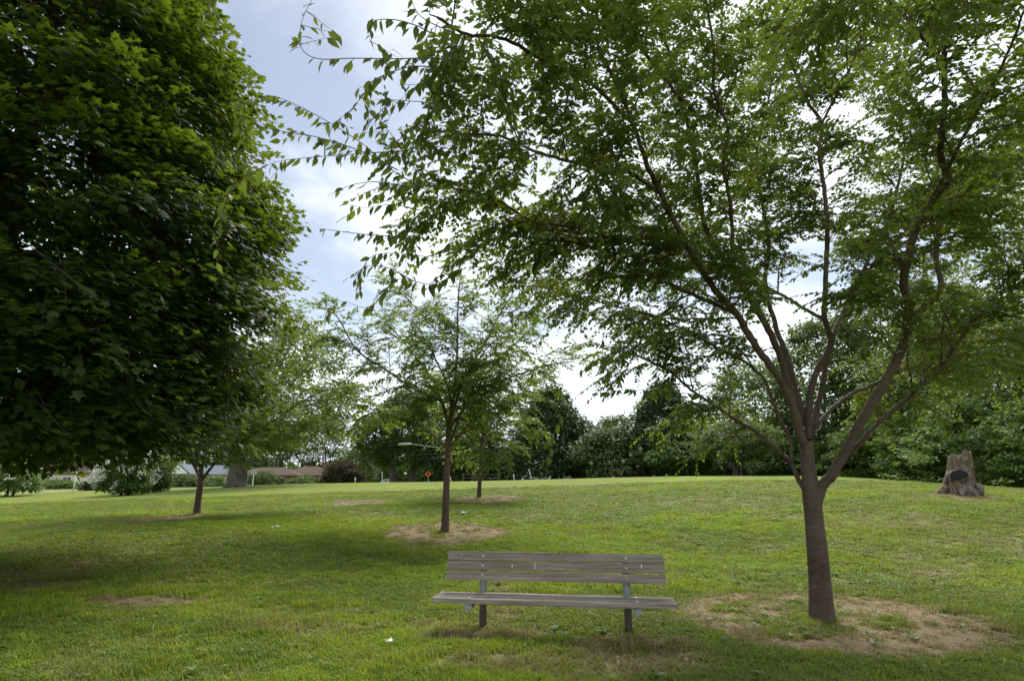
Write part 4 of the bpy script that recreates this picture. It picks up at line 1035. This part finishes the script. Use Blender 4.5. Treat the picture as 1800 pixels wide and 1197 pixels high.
MB().box((.05, 0, zc), (.58, .02, .46), bev=.008).build('sign_plate', M['galv'], t)
Y = 50; t, z = post_at(784, Y, 'utility_pole', 'wooden utility pole with street lamp behind the young tree', 'utility pole')
zt = zat(784, 752, Y, z)
MB().tube([(0, 0, -.2), (0, 0, zt)], [.16, .11], 10).build('pole', M['pole_wood'], t, True)
MB().box((0, -.14, zt - .55), (2.0, .1, .12)).build('crossarm', M['pole_wood'], t)
for q in (-.9, -.35, .35, .9): MB().tube([(q, -.14, zt - .49), (q, -.14, zt - .44), (q, -.14, zt - .30), (q, -.14, zt - .28)], [.03, .06, .05, .02], 8).build('insulator', M['white_paint'], t)
za, xl = zat(745, 786, Y, z), (705 - 784) * pxm(757, 785, Y)
arm = MB().tube(spline([(-.1, -.05, za - .1), (xl * .4, -.05, za + .05), (xl * .8, -.05, za + .28)], 5), .024, 8).build('lamp_arm', M['galv'], t, True)
MB().tube([(xl * .78, -.05, za + .28), (xl * .84, -.05, za + .27), (xl * .98, -.05, za + .25), (xl * 1.06, -.05, za + .24), (xl * 1.10, -.05, za + .24)], [.04, .10, .13, .10, .03], 10).build('lamp_head', M['galv'], arm, True)
t2, z2 = post_at(60, 70, 'utility_pole', 'wooden utility pole hidden behind the maple at the left', 'utility pole')
zt2 = zat(60, 760, 70, z2); MB().tube([(0, 0, -.2), (0, 0, zt2)], [.16, .11], 10).build('pole', M['pole_wood'], t2, True)
MB().box((0, -.14, zt2 - .55), (2.0, .1, .12)).build('crossarm', M['pole_wood'], t2)
for i, (py, lab) in enumerate([(774, 'topmost overhead wire left of the utility pole'), (790, 'second overhead wire down, just under the street lamp'), (797, 'third overhead wire down, in front of the twin-trunk tree'), (803, 'lowest overhead wire, above the bronze-leaved tree')]):
    A, B = P(784, py, Y - .2), P(60, py + 4, 69.8)
    f = np.linspace(0, 1, 15)[:, None]; w = A + (B - A) * f; w[:, 2] -= (.5 * 4 * f * (1 - f))[:, 0]
    tag(MB().tube(w, .013 if i != 2 else .02, 5).build('overhead_wire', M['black']), lab, 'wire', 'overhead wires')
for px, tx_, py0, Y, lab in ((930, 6, 824, 50, 'tall thin white pole leaning left of the conical tree trunk'), (903, 1, 833, 50, 'short thin pale stake left of the leaning white pole'), (790, 4, 835, 50, 'pale leaning stake right of the orange sign'), (671, 0, 829, 52, 'upright white marker post left of the twin trunks'), (624, 0, 838, 48, 'short white marker post by the bronze-leaved tree'), (131, 0, 828, 46, 'thin grey post under the maple crown at the left')):
    t, z = post_at(px + tx_, Y, 'marker_post', lab, 'post', 'thin posts beyond the lawn')
    zc = zat(px, py0, Y, z); dx = -tx_ * pxm(px, py0, Y)
    MB().tube([(0, 0, -.1), (dx, 0, zc - .06)], .038, 8).build('post', M['white_paint'], t, True)
    MB().tube([(dx * .97, 0, zc - .06), (dx, 0, zc)], [.05, .035], 8).build('post_cap', M['white_paint'], t)
Y = 51; t, z = post_at(845, Y, 'rail_fence', 'low pale rail fence under the dark tree behind the young trees', 'fence')
for q in (-1.5, 0, 1.5): MB().box((q, 0, .28), (.05, .05, .8), bev=.01).build('post', M['pole_wood'], t)
MB().box((0, -.06, .60), (3.3, .03, .045)).build('rail', M['pole_wood'], t); MB().box((0, -.06, .32), (3.3, .03, .045)).build('rail', M['pole_wood'], t)
Y = 43; t, z = post_at(272, Y, 'picket_fence', 'short white picket fence beside the flowering bushes', 'fence', rz=R(8))
pk = None
for q in range(13):
    xx = -1.02 + q * .17
    if pk is None: pk = MB().prism([(-.055, .05), (.055, .05), (.055, .52), (0, .60), (-.055, .52)], -.012, .012).build('picket', M['white_paint'], t); pk.location.x = xx
    else: c = pk.copy(); COL.objects.link(c); c.parent = t; c.location.x = xx
for zz_ in (.18, .42): MB().box((0, .032, zz_), (2.2, .04, .06)).build('rail', M['white_paint'], t)
for q in (-1.05, 1.05): MB().box((q, .08, .32), (.09, .05, .7), bev=.01).build('post', M['white_paint'], t)

M['car_white'] = plain('car_paint', (.72, .73, .74), .25, .5, var=.03)
M['rubber'] = plain('rubber', (.02, .02, .02), .8, .2, var=.2)
def car(px, Y, rz, label):
    t, z = post_at(px, Y, 'parked_car', label, 'car', rz=rz)
    o_ = [(-2.2, .35), (-2.25, .75), (-1.9, .95), (-1.3, 1.0), (-.75, 1.42), (.55, 1.45), (1.15, 1.02), (2.0, .88), (2.22, .68), (2.2, .35)]
    mb = MB(); n = len(o_); V, Fc = [], []
    for yy, ins in ((-.86, .0), (-.80, .06), (.80, .06), (.86, .0)):
        for (x_, z_) in o_: V.append((x_ * (1 if ins else .985), yy * (.84 if z_ > 1.2 else 1), z_ + (0 if ins else -.02)))
    for r in range(3):
        for k_ in range(n): Fc.append((r * n + k_, r * n + (k_ + 1) % n, (r + 1) * n + (k_ + 1) % n, (r + 1) * n + k_))
    Fc += [tuple(range(n - 1, -1, -1)), tuple(range(3 * n, 4 * n))]
    mb.add(V, Fc).build('body', M['car_white'], t)
    for sgn in (-1, 1):
        MB().prism([(-1.1, 1.02), (-.68, 1.36), (-.1, 1.38), (-.1, 1.02)], sgn * .80 - .02, sgn * .80 + .02).build('side_window', M['glass'], t)
        MB().prism([(0, 1.02), (0, 1.38), (.48, 1.37), (1.0, 1.02)], sgn * .80 - .02, sgn * .80 + .02).build('side_window', M['glass'], t)
        for wx in (-1.35, 1.35):
            w = MB().tube([(wx, sgn * .66, .32), (wx, sgn * .69, .32), (wx, sgn * .86, .32), (wx, sgn * .89, .32)], [.28, .32, .32, .28], 16).build('wheel', M['rubber'], t)
            MB().tube([(wx, sgn * .885, .32), (wx, sgn * .905, .32)], .19, 12).build('rim', M['galv'], w)
car(684, 86, R(8), 'white parked car half hidden by the twin trunks')
car(1060, 70, R(-5), 'white parked car half hidden under the flowering tree')

# ------------------------------------------------------------------ the tree stump
sx, sy, sz_ = on_ground(1686, 868)
t = empty('tree_stump', (sx, sy, sz_), 'weathered grey tree stump with dark sealed knot at the wood edge', 'tree stump', rz=-math.atan2(sx, sy))
HS = 70 * pxm(1686, 835, sy)
na, nz_ = 56, 22; V, Fc = [], []
ang = np.linspace(0, 2 * math.pi, na, endpoint=False)
for i in range(nz_ + 1):
    f = i / nz_
    base_r = np.interp(f, [0, .06, .2, .5, .8, 1], [.86, .76, .66, .56, .50, .47]) * HS * .49
    ridge = (.16 * (1 - f) ** 1.6 + .035) * np.sin(ang * 6 + .6 * np.sin(ang * 2) + f * .5) + .08 * (1 - f * .6) * np.sin(ang * 11 + 1 + .8 * np.sin(ang * 3)) + .05 * (vnoise(ang * 8, 0 * ang + f * 3, 6) - .5) + .03 * (vnoise(ang * 5, f * 6 + 0 * ang, 3) - .5)
    top = np.where(i == nz_, .05 * np.sin(ang * 5) + .07 * np.cos(ang + .6) + .06 * (vnoise(ang * 7, 0 * ang, 8) - .5), 0) * HS
    lx = .15 * HS * f
    V.append(np.stack([np.cos(ang) * base_r * (1 + ridge) + lx, np.sin(ang) * base_r * .9 * (1 + ridge), f * HS - .06 + top], 1))
for i in range(nz_):
    for q in range(na): Fc.append((i * na + q, i * na + (q + 1) % na, (i + 1) * na + (q + 1) % na, (i + 1) * na + q))
rim = V[-1]; inner = rim * np.array([.8, .8, 1]) + np.array([.02 * HS, 0, -.05 * HS]); inner[:, 0] += .02 * HS
V += [inner, np.array([[.15 * HS, 0, HS * .86]])]
for q in range(na):
    Fc.append((nz_ * na + q, nz_ * na + (q + 1) % na, (nz_ + 1) * na + (q + 1) % na, (nz_ + 1) * na + q))
    Fc.append(((nz_ + 1) * na + q, (nz_ + 1) * na + (q + 1) % na, (nz_ + 2) * na))
k = NT('stump_wood')
a1 = k.noise(1.0, 6, k.scaled((11, 11, 1.4)), .65); a2 = k.noise(2.6, 5); a3 = k.noise(1.0, 4, k.scaled((26, 26, 3)), .6)
c = k.mix(k.rng(a1, .35, .65), (.11, .078, .055), (.34, .25, .175)); c = k.mix(k.math('MULTIPLY', k.rng(a2, .5, .68), .8), c, (.42, .38, .33)); c = k.mix(k.math('MULTIPLY', k.rng(a3, .55, .75), .7), c, (.05, .038, .03))
M['stump'] = k.fin(k.bsdf(c, .9, .12, k.math('ADD', a1, a3), .10, 1.0))
MB().add(np.concatenate(V), Fc).build('stump_body', M['stump'], t, True)
M['charred'] = plain('dark_sealed_wood', (.022, .022, .024), .75, .25, var=.4, scale=9, bump=.01)
kx, kz = .10, (868 - 837) * pxm(1686, 835, sy)
ky = -HS * .34
o_ = [(-.25, -.10), (-.26, .06), (-.17, .17), (-.02, .20), (.14, .19), (.25, .10), (.26, -.02), (.17, -.09), (.02, -.14), (-.12, -.17)]
mb = MB(); V = []
for yy, s_ in ((ky + .22, .80), (ky + .02, .98), (ky - .02, .88), (ky - .03, .5)):
    for (x_, z_) in o_: V.append((kx + x_ * s_, yy, kz + z_ * s_))
n = len(o_); Fc = [(r * n + q, r * n + (q + 1) % n, (r + 1) * n + (q + 1) % n, (r + 1) * n + q) for r in range(3) for q in range(n)] + [tuple(range(3 * n, 4 * n))]
mb.add(V, Fc).build('sealed_knot', M['charred'], t)
V = []
for yy, s_ in ((ky + .40, 1.45), (ky + .20, 1.30), (ky + .045, 1.13), (ky + .03, .95)):
    for j, (x_, z_) in enumerate(o_): V.append((kx + x_ * s_ * (1 + .05 * math.sin(j * 2.1)), yy, kz + z_ * s_ - .02))
MB().add(V, Fc).build('knot_collar', M['stump'], t, True)
MB().tube(spline([(.40 * HS, -.20, -.08), (.44 * HS, -.22, .12), (.42 * HS, -.20, .26), (.34 * HS, -.10, .36)], 5), np.r_[np.linspace(.06, .11, 8), np.linspace(.12, .08, 8)], 9, wob=.15, seed=4).build('root_burl', M['stump'], t, True)
MB().tube(spline([(-.22 * HS, -.30, .22), (-.34 * HS, -.36, .06), (-.46 * HS, -.40, -.06)], 4), np.linspace(.14, .05, 9), 8, wob=.12, seed=6).build('surface_root', M['stump'], t, True)
MB().tube(spline([(.05 * HS, -.45, .25), (.06 * HS, -.56, .08), (.05 * HS, -.70, -.06)], 4), np.linspace(.15, .06, 9), 8, wob=.12, seed=8).build('surface_root', M['stump'], t, True)
# ------------------------------------------------------------------ the bench
lx_, ly_, lz_ = on_ground(848, 1104); rx_, ry_, rz_ = on_ground(1105, 1110)
yaw = math.atan2(ry_ - ly_ - .06, rx_ - lx_); SPAN = math.hypot(rx_ - lx_, ry_ - ly_)
bcx, bcy = (lx_ + rx_) / 2, (ly_ + ry_) / 2; bz = min(lz_, rz_)
print('bench', bcx, bcy, bz, math.degrees(yaw), SPAN)
bench = empty('park_bench', (bcx, bcy, bz), 'weathered grey wooden park bench with plank back facing the camera', 'bench', rz=yaw)
k = NT('weathered_plank')
rd = k.n('ShaderNodeObjectInfo').outputs['Random']
def pv(sc):
    va = k.n('ShaderNodeVectorMath', operation='ADD'); k.set(va, 0, k.scaled(sc)); cb = k.n('ShaderNodeCombineXYZ')
    for q in range(3): k.set(cb, q, k.math('MULTIPLY', rd, 37.0 + q * 11))
    k.set(va, 1, cb.outputs[0]); return va.outputs[0]
gr = k.noise(1.0, 7, pv((1.3, 22, 22)), .66); fine = k.noise(1.0, 5, pv((4, 120, 120)), .7); blot = k.noise(2.3, 4, pv((1, 3, 3)))
wv = k.n('ShaderNodeTexWave', {'Scale': 4.5, 'Distortion': 7.0, 'Detail': 3.0, 'Detail Scale': .8}, bands_direction='Z'); k.set(wv, 'Vector', pv((.30, 1.6, 1.6)))
c = k.mix(k.rng(gr, .3, .7), (.240, .202, .166), (.405, .356, .300))
c = k.mix(k.math('MULTIPLY', k.rng(wv.outputs['Fac'], .6, .98), .38), c, (.135, .110, .086))
c = k.mix(k.math('MULTIPLY', k.rng(fine, .54, .70), .7), c, (.085, .072, .060))
c = k.mix(k.math('MULTIPLY', k.rng(blot, .5, .75), .35), c, (.165, .158, .125))
c = k.mix(k.math('MULTIPLY', rd, .35), c, k.mix(.5, c, (.09, .08, .07)))
M['plank'] = k.fin(k.bsdf(c, .82, .2, k.math('ADD', gr, k.math('MULTIPLY', fine, 1.2)), .008, .9))
M['post_metal'] = None
k = NT('painted_pipe')
nz = k.noise(7, 5); zz_ = k.n('ShaderNodeSeparateXYZ'); k.set(zz_, 0, k.n('ShaderNodeTexCoord').outputs['Object'])
rust = k.rng(k.math('ADD', k.math('MULTIPLY', zz_.outputs[2], 2.4), k.math('MULTIPLY', nz, .5)), .76, 1.08)
c = k.mix(rust, (.088, .070, .052), (.185, .215, .212)); c = k.mix(k.math('MULTIPLY', k.rng(nz, .55, .7), .4), c, (.10, .075, .055))
M['post_metal'] = k.fin(k.bsdf(c, .42, .5, nz, .004, .4, .15))
M['bolt'] = plain('bolt_metal', (.62, .60, .57), .4, .5, .7, var=.2, scale=40)
M['dropping'] = plain('bird_dropping', (.78, .78, .74), .9, .1, var=.15, scale=60)
HW = SPAN / 2
M['cap_metal'] = plain('cap_metal', (.31, .32, .325), .5, .4, .3, var=.2, scale=20)
W_BACK, W_SEAT = 1.185 / .79 * HW / 1.0, 0
W_BACK = HW * (393 / 259); W_SEAT = HW * (411 / 259)
TILT = R(7)
rt = rotx(-TILT)
# posts: pipes set in the ground, leaning back a little above the seat
for sx_ in (-1, 1):
    p = MB().tube(spline([(sx_ * HW, 0, -.12), (sx_ * HW, 0, .25), (sx_ * HW, .005, .45), (sx_ * HW, .045, .66), (sx_ * HW, .068, .755)], 4), .041, 14).build('post', M['post_metal'], bench, True)
    # support pipe running forward under the seat, closed by a round cap
    xo = sx_ * (HW + .082)
    sp = MB().tube([(xo, .03, .290), (xo, -.41, .290)], .036, 14).build('seat_support', M['post_metal'], bench, True)
    MB().tube([(xo, -.405, .290), (xo, -.425, .290), (xo, -.432, .290)], [.043, .043, .036], 16).build('end_cap', M['cap_metal'], sp)
    MB().box((sx_ * (HW + .045), 0, .290), (.06, .05, .05), bev=.008).build('bracket', M['post_metal'], bench)
def plank(name, c, L, w, h, rot=None, seed=0):
    r = np.random.default_rng(seed); ns = 14
    xs = np.linspace(-L / 2, L / 2, ns); b = .005; V = []
    prof = [(-w / 2 + b, -h / 2), (w / 2 - b, -h / 2), (w / 2, -h / 2 + b), (w / 2, h / 2 - b), (w / 2 - b, h / 2), (-w / 2 + b, h / 2), (-w / 2, h / 2 - b), (-w / 2, -h / 2 + b)]
    warp = np.cumsum(r.normal(0, .0014, ns)); cup = np.cumsum(r.normal(0, .0012, ns))
    for i, x_ in enumerate(xs):
        j = r.normal(0, .0012, (8, 2)) + (r.normal(0, .0025, (8, 2)) if i in (0, ns - 1) else 0)
        for q, (yy, z_) in enumerate(prof): V.append((x_, yy + j[q, 0] + cup[i], z_ + j[q, 1] + warp[i]))
    V = np.array(V)
    if rot is not None: V = V @ rot.T
    Fc = [(i * 8 + q, i * 8 + (q + 1) % 8, (i + 1) * 8 + (q + 1) % 8, (i + 1) * 8 + q) for i in range(ns - 1) for q in range(8)]
    Fc += [tuple(range(7, -1, -1)), tuple(range((ns - 1) * 8, ns * 8))]
    mb = MB().add(V, Fc); o = mb.build(name, M['plank'], bench); o.location = c
    return o
zb0, step = .505, .0995
for i in range(3):
    zc = zb0 + .044 + i * step; yc = -.068 + (zc - .45) * .19
    o = plank('back_plank', (.0, yc, zc), W_BACK * 2 * (1 - .002 * i), .038, .0935, rt, 10 + i)
    for sx_ in (-1, 1):
        MB().tube([(sx_ * HW, -.019, .002), (sx_ * HW, -.022, .002), (sx_ * HW, -.0225, .002), (sx_ * HW, -.029, .002), (sx_ * HW, -.033, .002)], [.015, .015, .011, .010, .005], 12).build('bolt', M['bolt'], o)
    dr_ = [[(-1.02, .012, .004), (.72, .0, .004)], [(-.45, .03, .006), (-.20, .045, .005), (.938, .06, .006)], [(.70, .018, .004), (.938, .05, .006), (-.02, .03, .004)]][2 - i]
    for (dx, ln, wd) in dr_:
        MB().box((dx * W_BACK / 1.18, -.0215, .01), (wd * 1.7, .003, ln * 1.25), bev=.001).build('dropping', M['dropping'], o)
for i in range(3):
    yc = -.075 - i * .127 - .06
    o = plank('seat_plank', (0, yc, .352), W_SEAT * 2 * (1 + .004 * i), .117, .048, None, 20 + i)
    for sx_ in (-1, 1):
        MB().tube([(sx_ * (HW + .082), 0, .0235), (sx_ * (HW + .082), 0, .0275), (sx_ * (HW + .082), 0, .029)], [.011, .011, .006], 8).build('bolt', M['bolt'], o)
for sx_, xx in ((-1, -.42), (1, .38), (1, .62)):
    pass

# ------------------------------------------------------------------ litter on the lawn
M['paper'] = plain('paper', (.80, .80, .80), .8, .15, var=.06, scale=20)
def scrap(px, py, size, label, seed):
    x, y, z = on_ground(px, py); r = np.random.default_rng(seed); n = 5; V = []
    for i in range(n):
        for j in range(n):
            V.append(((i / 4 - .5) * size + r.normal(0, size * .05), (j / 4 - .5) * size * .7 + r.normal(0, size * .05), .02 + size * .30 * r.random() * (1 - abs(i / 2 - 1) * .6)))
    Fc = [(i * n + j, (i + 1) * n + j, (i + 1) * n + j + 1, i * n + j + 1) for i in range(n - 1) for j in range(n - 1)]
    V2 = [(a, b, c - .006) for a, b, c in V]
    mb = MB().add(V + V2, Fc + [tuple(q + n * n for q in reversed(f)) for f in Fc]); o = mb.build('paper_scrap', M['paper'])
    o.location = (x, y, z + .025); o.rotation_euler = (0, 0, seed)
    tag(o, label, 'litter', 'white paper scraps on the lawn')
scrap(484, 930, .16, 'crumpled white paper on the grass left of the bare patch', 3)
scrap(681, 1136, .10, 'small white scrap on the grass in front of the bench', 5)
scrap(817, 904, .22, 'flat white scrap on the grass behind the bare patch', 7)
scrap(344, 904, .12, 'small white scrap at the foot of the leaning young tree', 9)
rg = np.random.default_rng(8)
n = 170
y = rg.uniform(5, 15, n); x = rg.uniform(-1, 1, n) * y * .95
z = height(x, y) + .045
q = np.stack([x, y, z], 1)
k_ = rg.normal(0, 1, (n, 9, 3)) * .006
pos = (q[:, None] + k_).reshape(-1, 3); m = len(pos)
M['clover'] = leaf_mat('clover_flower', (.50, .50, .42), (.68, .68, .60), (.4, .4, .3), .2, .8, .1)
tag(link('clover_flowers', leaf_mesh('clover_flowers', pos, rg.normal(0, 1, (m, 3)), rg.normal(0, 1, (m, 3)), np.full(m, .014), rg.random(m), SIM_V, SIM_T), M['clover']), 'tiny white clover flowers dotted through the near grass', 'flowers', kind='stuff')
n = 60
y = rg.uniform(5, 14, n); x = rg.uniform(-1, 1, n) * y * .95
q = np.stack([x, y, height(x, y) + .05], 1)
wn_ = 90; wy = rg.uniform(5, 13, wn_); wx = rg.uniform(-1, 1, wn_) * wy * .95
wx[:22] = 3.6 + rg.normal(0, .8, 22); wy[:22] = 7.0 + rg.normal(0, .5, 22)
wa = rg.uniform(0, 6.28, (wn_, 9)); wc = np.stack([wx, wy, height(wx, wy) + .03], 1)
wd = np.stack([np.cos(wa), np.sin(wa), .35 + .2 * rg.random((wn_, 9))], -1).reshape(-1, 3)
tag(link('lawn_weeds', leaf_mesh('lawn_weeds', np.repeat(wc, 9, 0), wd, np.array([0, 0, 1.0]) + rg.normal(0, .2, wd.shape), rg.uniform(.04, .10, len(wd)), rg.random(len(wd)), ZEL_V, ZEL_T), M['wood_leaf']), 'low broad-leaved weeds scattered through the near grass', 'weeds', kind='stuff')
M['dead_leaf'] = leaf_mat('dead_leaf', (.20, .13, .07), (.38, .30, .17), (.2, .15, .05), .2, .8, .1)
tag(link('fallen_leaves', leaf_mesh('fallen_leaves', q, np.c_[rg.normal(0, 1, (n, 2)), np.zeros(n)], np.array([0, 0, 1.0]) + rg.normal(0, .3, (n, 3)), rg.uniform(.05, .08, n), rg.random(n), ZEL_V, ZEL_T), M['dead_leaf']), 'dry brown leaves fallen on the near grass', 'leaves', kind='stuff')
